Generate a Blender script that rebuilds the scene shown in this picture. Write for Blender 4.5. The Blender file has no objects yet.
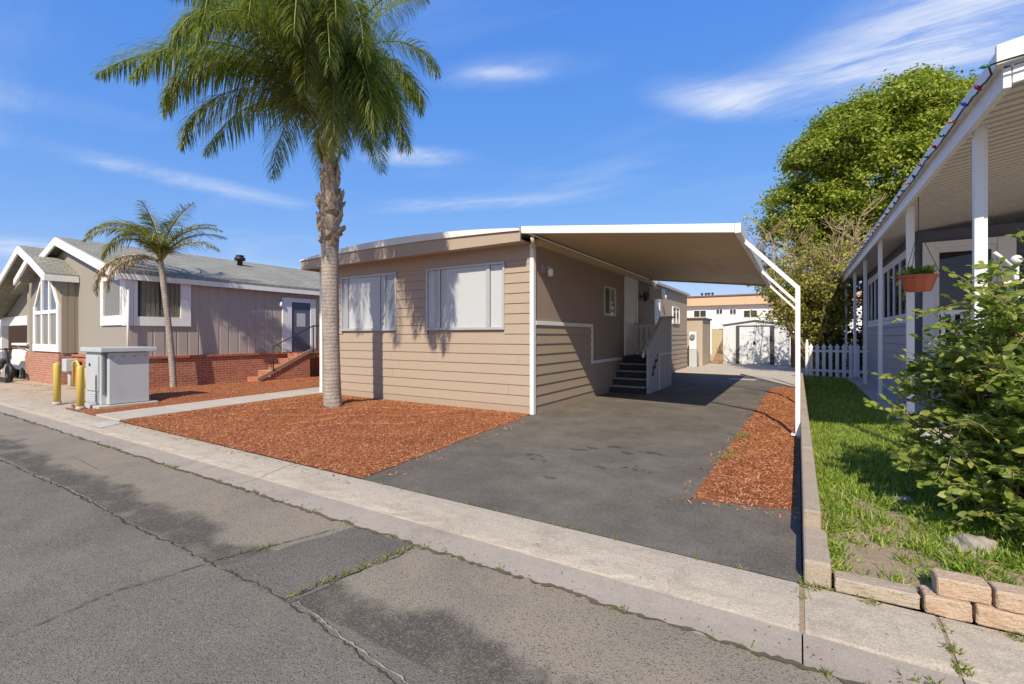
import bpy, math, random
import numpy as np
from mathutils import Vector, Matrix
random.seed(7); RNG = np.random.default_rng(7)
R = math.radians
scene = bpy.context.scene
COL = scene.collection
WORLD = {}

# ------------------------------------------------------------------ materials
class NT:
    def __init__(s, name):
        s.m = bpy.data.materials.new(name); s.m.use_nodes = True
        s.t = s.m.node_tree; s.b = s.t.nodes['Principled BSDF']; s.out = s.t.nodes['Material Output']
        s._co = None
    def n(s, typ, **kw):
        nd = s.t.nodes.new(typ)
        for k, v in kw.items(): setattr(nd, k, v)
        return nd
    def l(s, a, b): s.t.links.new(a, b)
    def co(s):
        if s._co is None: s._co = s.n('ShaderNodeTexCoord').outputs['Object']
        return s._co
    def mapped(s, scale=(1, 1, 1), rot=(0, 0, 0), loc=(0, 0, 0)):
        mp = s.n('ShaderNodeMapping'); s.l(s.co(), mp.inputs[0])
        mp.inputs['Scale'].default_value = scale; mp.inputs['Rotation'].default_value = rot; mp.inputs['Location'].default_value = loc
        return mp.outputs[0]
    def noise(s, scale, detail=4, rough=.55, vec=None, dist=0):
        nd = s.n('ShaderNodeTexNoise'); s.l(vec or s.co(), nd.inputs['Vector'])
        nd.inputs['Scale'].default_value = scale; nd.inputs['Detail'].default_value = detail
        nd.inputs['Roughness'].default_value = rough; nd.inputs['Distortion'].default_value = dist
        return nd.outputs['Fac']
    def voro(s, scale, vec=None, feature='F1', out='Distance'):
        nd = s.n('ShaderNodeTexVoronoi', feature=feature); s.l(vec or s.co(), nd.inputs['Vector'])
        nd.inputs['Scale'].default_value = scale
        return nd.outputs[out]
    def rng(s, v, a, b, c=0., d=1., smooth=False):
        nd = s.n('ShaderNodeMapRange'); s.l(v, nd.inputs[0])
        if smooth: nd.interpolation_type = 'SMOOTHSTEP'
        for i, x in enumerate((a, b, c, d)): nd.inputs[i + 1].default_value = x
        return nd.outputs[0]
    def math(s, op, a, b=None, clamp=False):
        nd = s.n('ShaderNodeMath', operation=op, use_clamp=clamp)
        for i, x in enumerate((a, b)):
            if x is None: continue
            if isinstance(x, (int, float)): nd.inputs[i].default_value = x
            else: s.l(x, nd.inputs[i])
        return nd.outputs[0]
    def mix(s, fac, a, b, blend='MIX'):
        nd = s.n('ShaderNodeMix', data_type='RGBA', blend_type=blend)
        for k, x in ((0, fac), (6, a), (7, b)):
            if isinstance(x, (int, float)): nd.inputs[k].default_value = x
            elif isinstance(x, (tuple, list)): nd.inputs[k].default_value = (x[0], x[1], x[2], 1)
            else: s.l(x, nd.inputs[k])
        return nd.outputs[2]
    def bump(s, h, strength=.3, dist=.01, prev=None):
        nd = s.n('ShaderNodeBump'); s.l(h, nd.inputs['Height'])
        nd.inputs['Strength'].default_value = strength; nd.inputs['Distance'].default_value = dist
        if prev: s.l(prev, nd.inputs['Normal'])
        return nd.outputs[0]
    def fin(s, col, rough=.8, nrm=None, metal=0., spec=.4):
        if isinstance(col, (tuple, list)): s.b.inputs['Base Color'].default_value = (*col[:3], 1)
        else: s.l(col, s.b.inputs['Base Color'])
        if isinstance(rough, (int, float)): s.b.inputs['Roughness'].default_value = rough
        else: s.l(rough, s.b.inputs['Roughness'])
        s.b.inputs['Metallic'].default_value = metal
        s.b.inputs['Specular IOR Level'].default_value = spec
        if nrm: s.l(nrm, s.b.inputs['Normal'])
        return s.m

def mul(c, k): return tuple(min(1, x * k) for x in c)

def paint(name, col, var=.1, scale=3., rough=.55, bump=.06, bscale=60, dirt=None, dirt_amt=.5, spec=.4, metal=0.):
    t = NT(name)
    c = t.mix(t.noise(scale, 5), mul(col, 1 - var), mul(col, 1 + var))
    c = t.mix(t.rng(t.noise(scale * 9, 4, .7), .35, .75), c, mul(col, 1 - var * .7))
    if dirt:
        f = t.rng(t.noise(scale * 1.7, 7, .7, vec=t.mapped((1, 1, .35), loc=(3, 7, 1))), .52, .75, 0, dirt_amt)
        c = t.mix(f, c, dirt)
    r = t.rng(t.noise(scale * 4, 3), .3, .7, rough - .08, rough + .12)
    nb = t.bump(t.noise(bscale, 4), bump, .01) if bump else None
    return t.fin(c, r, nb, metal, spec)

def plain(name, col, rough=.6, metal=0., spec=.4, emit=None):
    t = NT(name)
    c = t.mix(t.noise(9, 3), mul(col, .9), mul(col, 1.1))
    m = t.fin(c, rough, None, metal, spec)
    return m

def asphalt(name, base, light, fleck=.25, stain=.6, coarse=170, bands=()):
    t = NT(name)
    big = t.rng(t.noise(.55, 6, .6, dist=.6), .35, .68)
    med = t.rng(t.noise(2.3, 6, .65), .3, .72)
    c = t.mix(big, mul(base, 1.0), mul(base, 1.45))
    c = t.mix(t.math('MULTIPLY', t.math('SUBTRACT', 1, med), stain), c, mul(base, .5))
    c = t.mix(t.rng(t.noise(.8, 7, .72), .46, .78, 0, .45), c, light)
    if bands:     # a coarser worn strip beyond the paving joint, partly sealed dark along the joint
        xyz = t.n('ShaderNodeSeparateXYZ'); t.l(t.co(), xyz.inputs[0])
        y0 = t.math('ADD', xyz.outputs[1], t.math('MULTIPLY', t.math('SUBTRACT', t.noise(6, 4), .5), .05))
        yy = t.math('ADD', xyz.outputs[1], t.math('MULTIPLY', t.math('SUBTRACT', t.noise(1.1, 6, .68), .5), 1.1))
        strip = t.rng(y0, 1.69, 1.715, smooth=True)
        c = t.mix(t.math('MULTIPLY', strip, t.rng(t.noise(1.2, 5, .6), .35, .6, .55, .95, True)), c, bands)
        seal = t.math('MULTIPLY', strip, t.rng(yy, 1.93, 2.12, 1, 0, True))
        seal = t.math('MULTIPLY', seal, t.rng(t.noise(2.6, 6, .7), .3, .55, .35, 1, True))
        c = t.mix(t.math('MULTIPLY', seal, .88), c, mul(base, .5))
    v = t.voro(coarse, out='Color')
    sp = t.n('ShaderNodeSeparateColor'); t.l(v, sp.inputs[0])
    f1 = t.rng(sp.outputs[0], 1 - fleck, 1, 0, .5)
    c = t.mix(f1, c, light)
    f2 = t.rng(sp.outputs[1], .72, 1, 0, .75)
    c = t.mix(f2, c, mul(base, .35))
    c = t.mix(t.rng(t.noise(38, 3, .6), .55, .75, 0, .35), c, mul(light, .9))
    d = t.math('ADD', t.voro(coarse), t.math('MULTIPLY', t.noise(40, 4), .8))
    return t.fin(c, t.rng(t.noise(5), .3, .7, .75, .95), t.bump(d, .55, .006), 0, .25)

def concrete(name, col, dirt=(.16, .13, .1), amt=.55, agg=.3, bump=.3):
    t = NT(name)
    c = t.mix(t.noise(1.3, 6, .65), mul(col, .82), mul(col, 1.15))
    f = t.rng(t.noise(2.6, 8, .72, dist=.4), .5, .75, 0, amt)
    c = t.mix(f, c, dirt)
    v = t.voro(150, out='Color'); sp = t.n('ShaderNodeSeparateColor'); t.l(v, sp.inputs[0])
    c = t.mix(t.rng(sp.outputs[0], .8, 1, 0, agg), c, mul(col, .45))
    c = t.mix(t.rng(sp.outputs[1], .85, 1, 0, agg), c, mul(col, 1.5))
    c = t.mix(t.rng(t.noise(24, 5, .7), .58, .72, 0, .5), c, mul(dirt, 1.1))
    c = t.mix(t.rng(t.noise(75, 3, .6), .66, .71, 0, .7), c, mul(dirt, .6))
    c = t.mix(t.rng(t.noise(.9, 7, .75, vec=t.mapped((.5, 1.6, 1), loc=(5, 2, 0))), .5, .72, 0, amt * .7), c, mul(dirt, 1.25))
    h = t.math('ADD', t.noise(60, 6, .7), t.math('MULTIPLY', t.noise(7, 4), 1.4))
    return t.fin(c, .9, t.bump(h, bump, .012), 0, .25)

def brick(name, c1, c2, mortar, scale=1., w=.21, h=.075, offs=.5, rough=.9):
    t = NT(name)
    s = t.n('ShaderNodeSeparateXYZ'); t.l(t.co(), s.inputs[0])
    u = t.math('ADD', s.outputs[0], s.outputs[1])
    cb = t.n('ShaderNodeCombineXYZ'); t.l(u, cb.inputs[0]); t.l(s.outputs[2], cb.inputs[1])
    br = t.n('ShaderNodeTexBrick', offset=offs); t.l(cb.outputs[0], br.inputs['Vector'])
    br.inputs['Scale'].default_value = scale; br.inputs['Mortar Size'].default_value = .008
    br.inputs['Mortar Smooth'].default_value = .2; br.inputs['Bias'].default_value = 0
    br.inputs['Brick Width'].default_value = w; br.inputs['Row Height'].default_value = h
    br.inputs['Color1'].default_value = (*c1, 1); br.inputs['Color2'].default_value = (*c2, 1); br.inputs['Mortar'].default_value = (*mortar, 1)
    c = t.mix(t.rng(t.noise(14, 4), .4, .7, 0, .5), br.outputs['Color'], mul(c1, .6))
    c = t.mix(t.rng(t.noise(2.2, 6, .7), .55, .72, 0, .45), c, mortar)
    inv = t.math('SUBTRACT', 1, br.outputs['Fac'])
    hh = t.math('ADD', inv, t.math('MULTIPLY', t.noise(50), .3))
    return t.fin(c, rough, t.bump(hh, .6, .01), 0, .2)

def shingles(name, col, col2, u='y'):
    t = NT(name)
    s = t.n('ShaderNodeSeparateXYZ'); t.l(t.co(), s.inputs[0])
    cb = t.n('ShaderNodeCombineXYZ'); t.l(s.outputs[1 if u == 'y' else 0], cb.inputs[0]); t.l(s.outputs[0 if u == 'y' else 1], cb.inputs[1])
    br = t.n('ShaderNodeTexBrick', offset=.5); t.l(cb.outputs[0], br.inputs['Vector'])
    br.inputs['Scale'].default_value = 1; br.inputs['Mortar Size'].default_value = .012; br.inputs['Mortar Smooth'].default_value = .6
    br.inputs['Brick Width'].default_value = .3; br.inputs['Row Height'].default_value = .16; br.inputs['Bias'].default_value = -.1
    br.inputs['Color1'].default_value = (*col, 1); br.inputs['Color2'].default_value = (*col2, 1); br.inputs['Mortar'].default_value = (*mul(col, .35), 1)
    c = t.mix(t.rng(t.noise(60, 3), .4, .7, 0, .5), br.outputs['Color'], mul(col2, 1.3))
    c = t.mix(t.rng(t.noise(.9, 5), .4, .7, 0, .35), c, mul(col, .6))
    h = t.math('ADD', t.math('SUBTRACT', 1, br.outputs['Fac']), t.math('MULTIPLY', t.noise(90), .6))
    return t.fin(c, .95, t.bump(h, .7, .02), 0, .2)

def grooved(name, col, pitch=.1, depth=.012, rough=.75, var=.08, tone=.0):
    """plywood / metal panel with vertical grooves"""
    t = NT(name)
    s = t.n('ShaderNodeSeparateXYZ'); t.l(t.co(), s.inputs[0])
    u = t.math('DIVIDE', t.math('ADD', s.outputs[0], s.outputs[1]), pitch)
    fr = t.math('FRACT', u)
    g = t.math('MINIMUM', t.rng(fr, 0, .1), t.rng(fr, .9, 1, 1, 0))
    c = t.mix(t.noise(1.2, 5), mul(col, 1 - var), mul(col, 1 + var))
    c = t.mix(t.rng(t.noise(3, 6, .7, vec=t.mapped((3, 3, .3))), .5, .8, 0, .35), c, mul(col, .75))
    return t.fin(c, rough, t.bump(t.math('ADD', g, t.math('MULTIPLY', t.noise(80), .08)), .9, depth), 0, .3)

def leafmat(name, cols, rough=.45, trans=.35, spec=.4, patch=None):
    t = NT(name)
    geo = t.n('ShaderNodeNewGeometry')
    rp = t.n('ShaderNodeValToRGB'); t.l(geo.outputs['Random Per Island'], rp.inputs[0])
    el = rp.color_ramp.elements
    for i, c in enumerate(cols):
        p = i / max(1, len(cols) - 1)
        e = el[0] if i == 0 else (el[len(el) - 1] if i == len(cols) - 1 else el.new(p))
        e.position = p; e.color = (*c, 1)
    c = t.mix(t.rng(t.noise(1.1, 3), .35, .7, 0, .4), rp.outputs[0], t.mix(.5, rp.outputs[0], cols[0]))
    if patch:
        c = t.mix(t.rng(t.noise(.75, 6, .65), .42, .7, 0, .6, True), c, patch)
        c = t.mix(t.rng(t.noise(3.1, 5, .65), .52, .75, 0, .5, True), c, mul(cols[0], .9))
    t.fin(c, rough, None, 0, spec)
    tr = t.n('ShaderNodeBsdfTranslucent'); t.l(t.mix(1.0, c, (1., 1.15, .55), 'MULTIPLY'), tr.inputs[0])
    ms = t.n('ShaderNodeMixShader'); ms.inputs[0].default_value = trans
    t.l(t.b.outputs[0], ms.inputs[1]); t.l(tr.outputs[0], ms.inputs[2]); t.l(ms.outputs[0], t.out.inputs[0])
    return t.m

def glassmat(name, tint=(.975, .98, .98), dark=0.):
    t = NT(name)
    tb = t.n('ShaderNodeBsdfTransparent'); tb.inputs[0].default_value = (*mul(tint, 1 - dark), 1)
    gl = t.n('ShaderNodeBsdfGlossy'); gl.inputs['Roughness'].default_value = .02
    fr = t.n('ShaderNodeFresnel'); fr.inputs[0].default_value = 1.5
    geo = t.n('ShaderNodeNewGeometry')
    f = t.math('MULTIPLY', t.math('ADD', t.math('MULTIPLY', fr.outputs[0], .9), .02, True), t.math('SUBTRACT', 1, geo.outputs['Backfacing']))
    ms = t.n('ShaderNodeMixShader'); t.l(f, ms.inputs[0]); t.l(tb.outputs[0], ms.inputs[1]); t.l(gl.outputs[0], ms.inputs[2])
    t.l(ms.outputs[0], t.out.inputs[0])
    return t.m

def barkmat(name, c1, c2, rings=None):
    t = NT(name)
    c = t.mix(t.rng(t.noise(9, 6, .7, vec=t.mapped((1, 1, .4))), .3, .7), c1, c2)
    c = t.mix(t.rng(t.noise(2.5, 5, .7), .5, .7, 0, .6), c, mul(c1, .6))
    h = t.noise(30, 6, .7, vec=t.mapped((1, 1, .35)))
    if rings:
        w = t.n('ShaderNodeTexWave', wave_type='BANDS', bands_direction='Z'); t.l(t.co(), w.inputs[0])
        w.inputs['Scale'].default_value = rings; w.inputs['Distortion'].default_value = 3.5; w.inputs['Detail'].default_value = 3; w.inputs['Detail Scale'].default_value = 2
        h = t.math('ADD', h, t.math('MULTIPLY', w.outputs[1], .22))
        c = t.mix(t.rng(w.outputs[1], 0, .2, .3, 0), c, mul(c1, .55))
    return t.fin(c, .95, t.bump(h, .8, .03), 0, .2)

# ------------------------------------------------------------------ mesh builder
class B:
    def __init__(s): s.v = []; s.f = []; s.mi = []; s.cur = 0; s.sm = []
    def add(s, vs, fs, smooth=False):
        o = len(s.v); s.v += [tuple(v) for v in vs]
        for f in fs: s.f.append([i + o for i in f]); s.mi.append(s.cur); s.sm.append(smooth)
        return s
    def box(s, x0, x1, y0, y1, z0, z1):
        vs = [(x, y, z) for z in (z0, z1) for y in (y0, y1) for x in (x0, x1)]
        return s.add(vs, [(0, 2, 3, 1), (4, 5, 7, 6), (0, 1, 5, 4), (2, 6, 7, 3), (0, 4, 6, 2), (1, 3, 7, 5)])
    def bar(s, a, b, w, h=None, up=(0, 0, 1)):
        """square bar between two points"""
        h = h or w; a = Vector(a); b = Vector(b); d = (b - a).normalized(); u = Vector(up)
        if abs(d.dot(u)) > .98: u = Vector((0, 1, 0))
        r = d.cross(u).normalized(); u = r.cross(d)
        vs = []
        for p in (a, b):
            for i, j in ((-1, -1), (1, -1), (1, 1), (-1, 1)): vs.append(p + r * (i * w / 2) + u * (j * h / 2))
        return s.add(vs, [(3, 2, 1, 0), (4, 5, 6, 7), (0, 1, 5, 4), (1, 2, 6, 5), (2, 3, 7, 6), (3, 0, 4, 7)])
    def tube(s, pts, rad, n=8, caps=True, smooth=True):
        pts = [Vector(p) for p in pts]; rad = rad if isinstance(rad, (list, tuple)) else [rad] * len(pts)
        vs = []; fs = []
        pu = None
        for i, p in enumerate(pts):
            d = (pts[min(i + 1, len(pts) - 1)] - pts[max(i - 1, 0)]).normalized()
            if pu is None:
                pu = Vector((1, 0, 0)) if abs(d.x) < .9 else Vector((0, 1, 0))
            r = (pu - d * pu.dot(d)).normalized(); pu = r; u = d.cross(r)
            for k in range(n):
                a = 2 * math.pi * k / n
                vs.append(p + (r * math.cos(a) + u * math.sin(a)) * rad[i])
        for i in range(len(pts) - 1):
            for k in range(n):
                a, b = i * n + k, i * n + (k + 1) % n
                fs.append((a, b, b + n, a + n))
        s.add(vs, fs, smooth)
        if caps:
            o = len(s.v) - len(vs)
            s.f.append([o + k for k in range(n)][::-1]); s.mi.append(s.cur); s.sm.append(False)
            s.f.append([len(s.v) - n + k for k in range(n)]); s.mi.append(s.cur); s.sm.append(False)
        return s
    def prism(s, poly, axis, a, b):
        """extrude a 2D polygon along axis ('x': poly is (y,z); 'y': (x,z); 'z': (x,y))"""
        def P(p, t):
            return (t, p[0], p[1]) if axis == 'x' else ((p[0], t, p[1]) if axis == 'y' else (p[0], p[1], t))
        n = len(poly)
        vs = [P(p, a) for p in poly] + [P(p, b) for p in poly]
        fs = [list(range(n))[::-1], [n + i for i in range(n)]] + [(i, (i + 1) % n, n + (i + 1) % n, n + i) for i in range(n)]
        return s.add(vs, fs)
    def lathe(s, c, prof, n=16, smooth=True):
        vs = []; fs = []
        for r, z in prof:
            for k in range(n):
                a = 2 * math.pi * k / n; vs.append((c[0] + r * math.cos(a), c[1] + r * math.sin(a), c[2] + z))
        for i in range(len(prof) - 1):
            for k in range(n):
                a, b = i * n + k, i * n + (k + 1) % n; fs.append((a, b, b + n, a + n))
        s.add(vs, fs, smooth)
        o = len(s.v) - len(vs)
        s.f.append([o + k for k in range(n)][::-1]); s.mi.append(s.cur); s.sm.append(False)
        s.f.append([len(s.v) - n + k for k in range(n)]); s.mi.append(s.cur); s.sm.append(False)
        return s
    def sheet(s, poly, z):
        return s.add([(p[0], p[1], z) for p in poly], [list(range(len(poly)))])
    def build(s, name, mats, parent=None, loc=None, label=None, kind=None, bevel=0, fix=True):
        off = Vector(WORLD[parent.name]) if parent else Vector(loc or (0, 0, 0))
        me = bpy.data.meshes.new(name)
        me.from_pydata([tuple(Vector(v) - off) for v in s.v], [], s.f)
        for m in (mats if isinstance(mats, (list, tuple)) else [mats]): me.materials.append(m)
        me.polygons.foreach_set('material_index', s.mi); me.polygons.foreach_set('use_smooth', s.sm)
        if fix:
            import bmesh
            bm = bmesh.new(); bm.from_mesh(me); bmesh.ops.recalc_face_normals(bm, faces=bm.faces); bm.to_mesh(me); bm.free()
        me.update()
        o = bpy.data.objects.new(name, me); COL.objects.link(o)
        if parent: o.parent = parent
        else: o.location = off
        WORLD[o.name] = tuple(off)
        if label: o['label'] = label
        if kind: o['kind'] = kind
        if bevel:
            b = o.modifiers.new('Bevel', 'BEVEL'); b.width = bevel; b.segments = 2; b.limit_method = 'ANGLE'; b.angle_limit = R(40)
        return o

def tag(o, label, cat, group=None):
    o['label'] = label; o['category'] = cat
    if group: o['group'] = group
    return o
def thing(name, label, cat, loc, group=None):
    o = bpy.data.objects.new(name, None); o.empty_display_size = .2; COL.objects.link(o); o.location = loc
    WORLD[o.name] = tuple(loc)
    return tag(o, label, cat, group)
def structure(name, b, m, loc=(0, 0, 0), **k): return b.build(name, m, None, loc, kind='structure', **k)

def raw(name, verts, faces, mats, parent=None, loc=(0, 0, 0), kind=None, smooth=False, label=None):
    """numpy mesh, faces all of the same size"""
    off = np.array(WORLD[parent.name]) if parent else np.array(loc, float)
    me = bpy.data.meshes.new(name)
    v = np.asarray(verts, np.float32) - off.astype(np.float32); f = np.asarray(faces, np.int32)
    me.vertices.add(len(v)); me.vertices.foreach_set('co', v.ravel())
    k = f.shape[1]; me.loops.add(f.size); me.loops.foreach_set('vertex_index', f.ravel())
    me.polygons.add(len(f)); me.polygons.foreach_set('loop_start', np.arange(len(f), dtype=np.int32) * k)
    me.polygons.foreach_set('loop_total', np.full(len(f), k, np.int32))
    me.polygons.foreach_set('use_smooth', np.full(len(f), smooth, bool))
    me.materials.append(mats); me.update(calc_edges=True); me.validate()
    o = bpy.data.objects.new(name, me); COL.objects.link(o)
    if parent: o.parent = parent
    else: o.location = tuple(off)
    WORLD[o.name] = tuple(off)
    if kind: o['kind'] = kind
    if label: o['label'] = label
    return o

def frames(nrm, spin):
    """rotation matrices (n,3,3): column 2 = nrm, columns 0/1 spun about it"""
    nrm = nrm / (np.linalg.norm(nrm, axis=1, keepdims=True) + 1e-9)
    a = np.where(np.abs(nrm[:, 2:3]) < .9, np.array([[0, 0, 1.]]), np.array([[1., 0, 0]]))
    x = np.cross(a, nrm); x /= np.linalg.norm(x, axis=1, keepdims=True) + 1e-9
    y = np.cross(nrm, x)
    c, s = np.cos(spin)[:, None], np.sin(spin)[:, None]
    return np.stack([x * c + y * s, -x * s + y * c, nrm], axis=2)
def scatter(tv, tf, M, pos, sc):
    tv = np.asarray(tv, float); tf = np.asarray(tf, int); n = len(pos); k = len(tv)
    v = np.einsum('nij,kj->nki', M, tv) * np.asarray(sc).reshape(-1, 1, 1) + pos[:, None, :]
    f = tf[None] + (np.arange(n) * k)[:, None, None]
    return v.reshape(-1, 3), f.reshape(-1, tf.shape[1])
LEAF_V = [(0, 0, 0), (.26, .35, .07), (.2, .72, .05), (0, 1, -.06), (-.2, .72, .05), (-.26, .35, .07), (0, .4, 0), (0, .72, -.01)]
LEAF_F = [(0, 1, 6, 6), (1, 2, 7, 6), (2, 3, 7, 7), (0, 6, 5, 5), (6, 7, 4, 5), (7, 3, 4, 4)]
LEAF_T = [(0, 1, 6), (1, 2, 7), (1, 7, 6), (2, 3, 7), (0, 6, 5), (6, 7, 4), (6, 4, 5), (7, 3, 4)]
DIAM_V = [(0, 0, 0), (.3, .5, .08), (0, 1, 0), (-.3, .5, .08)]
DIAM_T = [(0, 1, 2), (0, 2, 3)]
def unit(n): v = RNG.normal(size=(n, 3)); return v / np.linalg.norm(v, axis=1, keepdims=True)
def inpoly(p, poly):
    x, y = p[:, 0], p[:, 1]; c = np.zeros(len(p), bool); n = len(poly)
    for i in range(n):
        x0, y0 = poly[i]; x1, y1 = poly[(i + 1) % n]
        t = ((y0 > y) != (y1 > y)) & (x < (x1 - x0) * (y - y0) / (y1 - y0 + 1e-12) + x0)
        c ^= t
    return c
def sample(poly, n):
    xs = [p[0] for p in poly]; ys = [p[1] for p in poly]; out = np.zeros((0, 2))
    while len(out) < n:
        p = np.stack([RNG.uniform(min(xs), max(xs), n), RNG.uniform(min(ys), max(ys), n)], 1)
        out = np.vstack([out, p[inpoly(p, poly)]])
    return out[:n]

# ------------------------------------------------------------------ material library
M = {}
M['road'] = asphalt('road_asphalt', (.15, .13, .105), (.34, .29, .22), .24, .38, 150, (.30, .25, .182))
M['road_new'] = asphalt('road_patch_asphalt', (.125, .108, .09), (.26, .22, .175), .22, .35, 115)
M['tar'] = asphalt('crack_tar', (.06, .052, .045), (.12, .105, .09), .1, .3, 150)
M['seam'] = concrete('seam_dirt', (.13, .11, .075), (.06, .05, .03), .6)
M['drive'] = asphalt('driveway_asphalt', (.135, .118, .098), (.32, .275, .21), .16, .6, 170)
M['stain'] = asphalt('oil_stain', (.098, .087, .075), (.2, .175, .145), .12, .3, 200)
M['curb'] = concrete('curb_concrete', (.45, .385, .30), (.22, .175, .125), .65, .5, .7)
M['pan'] = concrete('gutter_pan', (.385, .325, .26), (.2, .16, .12), .65, .35, .25)
M['walk'] = concrete('walk_concrete', (.5, .44, .36), (.26, .21, .16), .35)
M['path'] = concrete('path_concrete', (.47, .44, .4), (.22, .19, .16), .35)
M['wallc'] = concrete('low_wall_concrete', (.41, .335, .25), (.2, .15, .1), .65, .45, .6)
M['block'] = concrete('retaining_block', (.5, .37, .255), (.40, .21, .11), .8, .45, .8)
M['dirt'] = concrete('dry_dirt', (.47, .37, .27), (.25, .18, .12), .5, .4, .5)
M['soil'] = concrete('lawn_soil', (.34, .255, .17), (.16, .11, .07), .6, .4, .9)
M['tan'] = paint('tan_siding_paint', (.385, .302, .224), .06, 1.1, .6, .05, 50, (.33, .25, .18), .3)
M['tan_smooth'] = paint('tan_trim_paint', (.39, .308, .232), .06, 1.1, .6, .05)
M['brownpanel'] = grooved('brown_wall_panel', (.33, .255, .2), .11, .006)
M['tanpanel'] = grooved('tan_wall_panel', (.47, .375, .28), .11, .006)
M['white'] = paint('white_paint', (.78, .77, .74), .05, 2, .45, .03, 60, (.5, .46, .4), .25)
M['whitetrim'] = paint('white_trim_paint', (.74, .73, .71), .05, 2, .5, .04, 60, (.45, .42, .38), .3)
M['whitewall'] = paint('white_stucco', (.76, .755, .74), .05, .5, .85, .15, 80, (.55, .52, .48), .25)
M['grey_ply'] = paint('grey_plywood_paint', (.46, .45, .45), .08, 1.5, .6, .06, 40, (.3, .28, .26), .4)
M['alu'] = plain('aluminium', (.48, .48, .47), .45, .35)
M['alu_white'] = paint('white_roof_metal', (.72, .71, .69), .05, 1.5, .4, .03, 40, (.45, .4, .33), .4)
M['soffit'] = paint('carport_underside_paint', (.6, .46, .275), .06, .8, .55, .03, 40)
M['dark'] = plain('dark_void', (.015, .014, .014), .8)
M['black'] = plain('black_metal', (.02, .02, .02), .5)
M['carpet'] = paint('dark_step_carpet', (.045, .045, .05), .2, 8, .95, .4, 200)
M['nosing'] = paint('step_nosing', (.36, .33, .3), .1, 6, .6)
M['blind'] = grooved('white_vertical_blind', (.52, .515, .5), .09, .02)
M['shade'] = paint('white_roller_shade', (.545, .55, .555), .02, 1, .9, .02)
M['screen'] = paint('grey_window_screen', (.36, .38, .42), .05, 4, .8)
M['curtain'] = grooved('beige_curtain', (.25, .22, .16), .12, .03)
M['glass'] = glassmat('window_glass')
M['glass_dark'] = glassmat('tinted_glass', (.35, .38, .4))
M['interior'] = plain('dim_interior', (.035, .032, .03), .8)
M['taupe'] = grooved('taupe_wall_panel', (.41, .36, .305), .3, .012)
M['taupe_front'] = paint('taupe_front_stucco', (.30, .27, .232), .05, .8, .85, .15, 60)
M['taupe_board'] = grooved('brown_board', (.3, .25, .19), .17, .03)
M['brick'] = brick('red_brick', (.5, .165, .085), (.36, .105, .055), (.46, .35, .27))
M['brick_pale'] = brick('weathered_brick', (.46, .2, .12), (.36, .13, .08), (.5, .41, .33))
M['shingle'] = shingles('grey_green_shingles', (.25, .24, .195), (.34, .325, .265), 'y')
M['pgrey'] = paint('cabinet_grey_paint', (.47, .49, .49), .04, 1.5, .45, .02, 40, (.36, .34, .3), .3)
M['pgrey_d'] = paint('cabinet_dark_grey', (.2, .215, .235), .05, 3, .5)
M['yellow'] = paint('bollard_yellow', (.62, .46, .09), .1, 4, .5, .05, 60, (.4, .28, .08), .4)
M['mulch'] = None
M['bark_palm'] = barkmat('palm_bark', (.27, .225, .19), (.44, .38, .325), 4.2)
M['bark_boot'] = barkmat('palm_boot', (.2, .145, .1), (.58, .48, .38))
M['shaft'] = barkmat('palm_crownshaft', (.25, .25, .07), (.40, .34, .13))
M['stalk'] = plain('green_stalk', (.17, .19, .05), .5)
M['bark'] = barkmat('tree_bark', (.16, .12, .09), (.3, .24, .18))
M['cane'] = barkmat('shrub_cane', (.26, .18, .1), (.4, .31, .18))
M['frond'] = leafmat('palm_leaflets', [(.07, .1, .02), (.145, .188, .034), (.23, .27, .05), (.36, .36, .095)], .4, .5, .5)
M['frond_s'] = leafmat('small_palm_leaflets', [(.09, .11, .03), (.17, .19, .045), (.28, .27, .075), (.33, .32, .12)], .45, .35)
M['frond_dead'] = leafmat('dead_palm_leaflets', [(.2, .13, .06), (.36, .25, .12)], .8, .2)
M['tree'] = leafmat('tree_leaves', [(.075, .12, .016), (.23, .29, .028), (.4, .44, .05), (.52, .52, .085)], .55, .45)
M['shrubleaf'] = leafmat('yellow_shrub_leaves', [(.15, .19, .035), (.33, .34, .06), (.5, .44, .08), (.45, .3, .1)], .6, .35)
M['rose'] = leafmat('bush_leaves', [(.1, .16, .03), (.23, .31, .05), (.38, .45, .08), (.56, .56, .16)], .42, .58, .4)
M['rose_red'] = leafmat('young_red_leaves', [(.25, .05, .03), (.4, .1, .05)], .4, .3)
M['grass'] = leafmat('grass_blades', [(.07, .14, .016), (.18, .285, .028), (.31, .41, .045), (.5, .48, .13)], .5, .3)
M['weed'] = leafmat('weed_leaves', [(.12, .16, .03), (.22, .27, .05), (.36, .33, .1)], .55, .3)
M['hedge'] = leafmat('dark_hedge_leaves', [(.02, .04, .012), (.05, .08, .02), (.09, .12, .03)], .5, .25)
M['chips'] = leafmat('mulch_chips', [(.24, .08, .034), (.45, .168, .064), (.53, .22, .092), (.56, .33, .18), (.36, .12, .048)], .9, 0.0, .05, (.46, .215, .115))
M['terracotta'] = paint('terracotta_plastic', (.5, .13, .055), .06, 3, .5)
M['stone'] = concrete('pale_stone', (.36, .32, .265), (.14, .12, .09), .75, .4, .8)
M['wood'] = paint('weathered_wood', (.32, .2, .12), .2, 3, .8, .2, 40, (.2, .13, .08), .5)
M['nb_siding'] = paint('blue_grey_siding', (.40, .41, .45), .05, 1, .6, .05, 40, (.3, .3, .32), .3)
M['nb_dark'] = paint('slate_blue_paint', (.105, .115, .15), .06, 1, .6, .05)
M['ceil'] = paint('cream_corrugated_metal', (.66, .62, .53), .04, 1, .5, .02, 40, (.42, .37, .3), .35)
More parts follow.
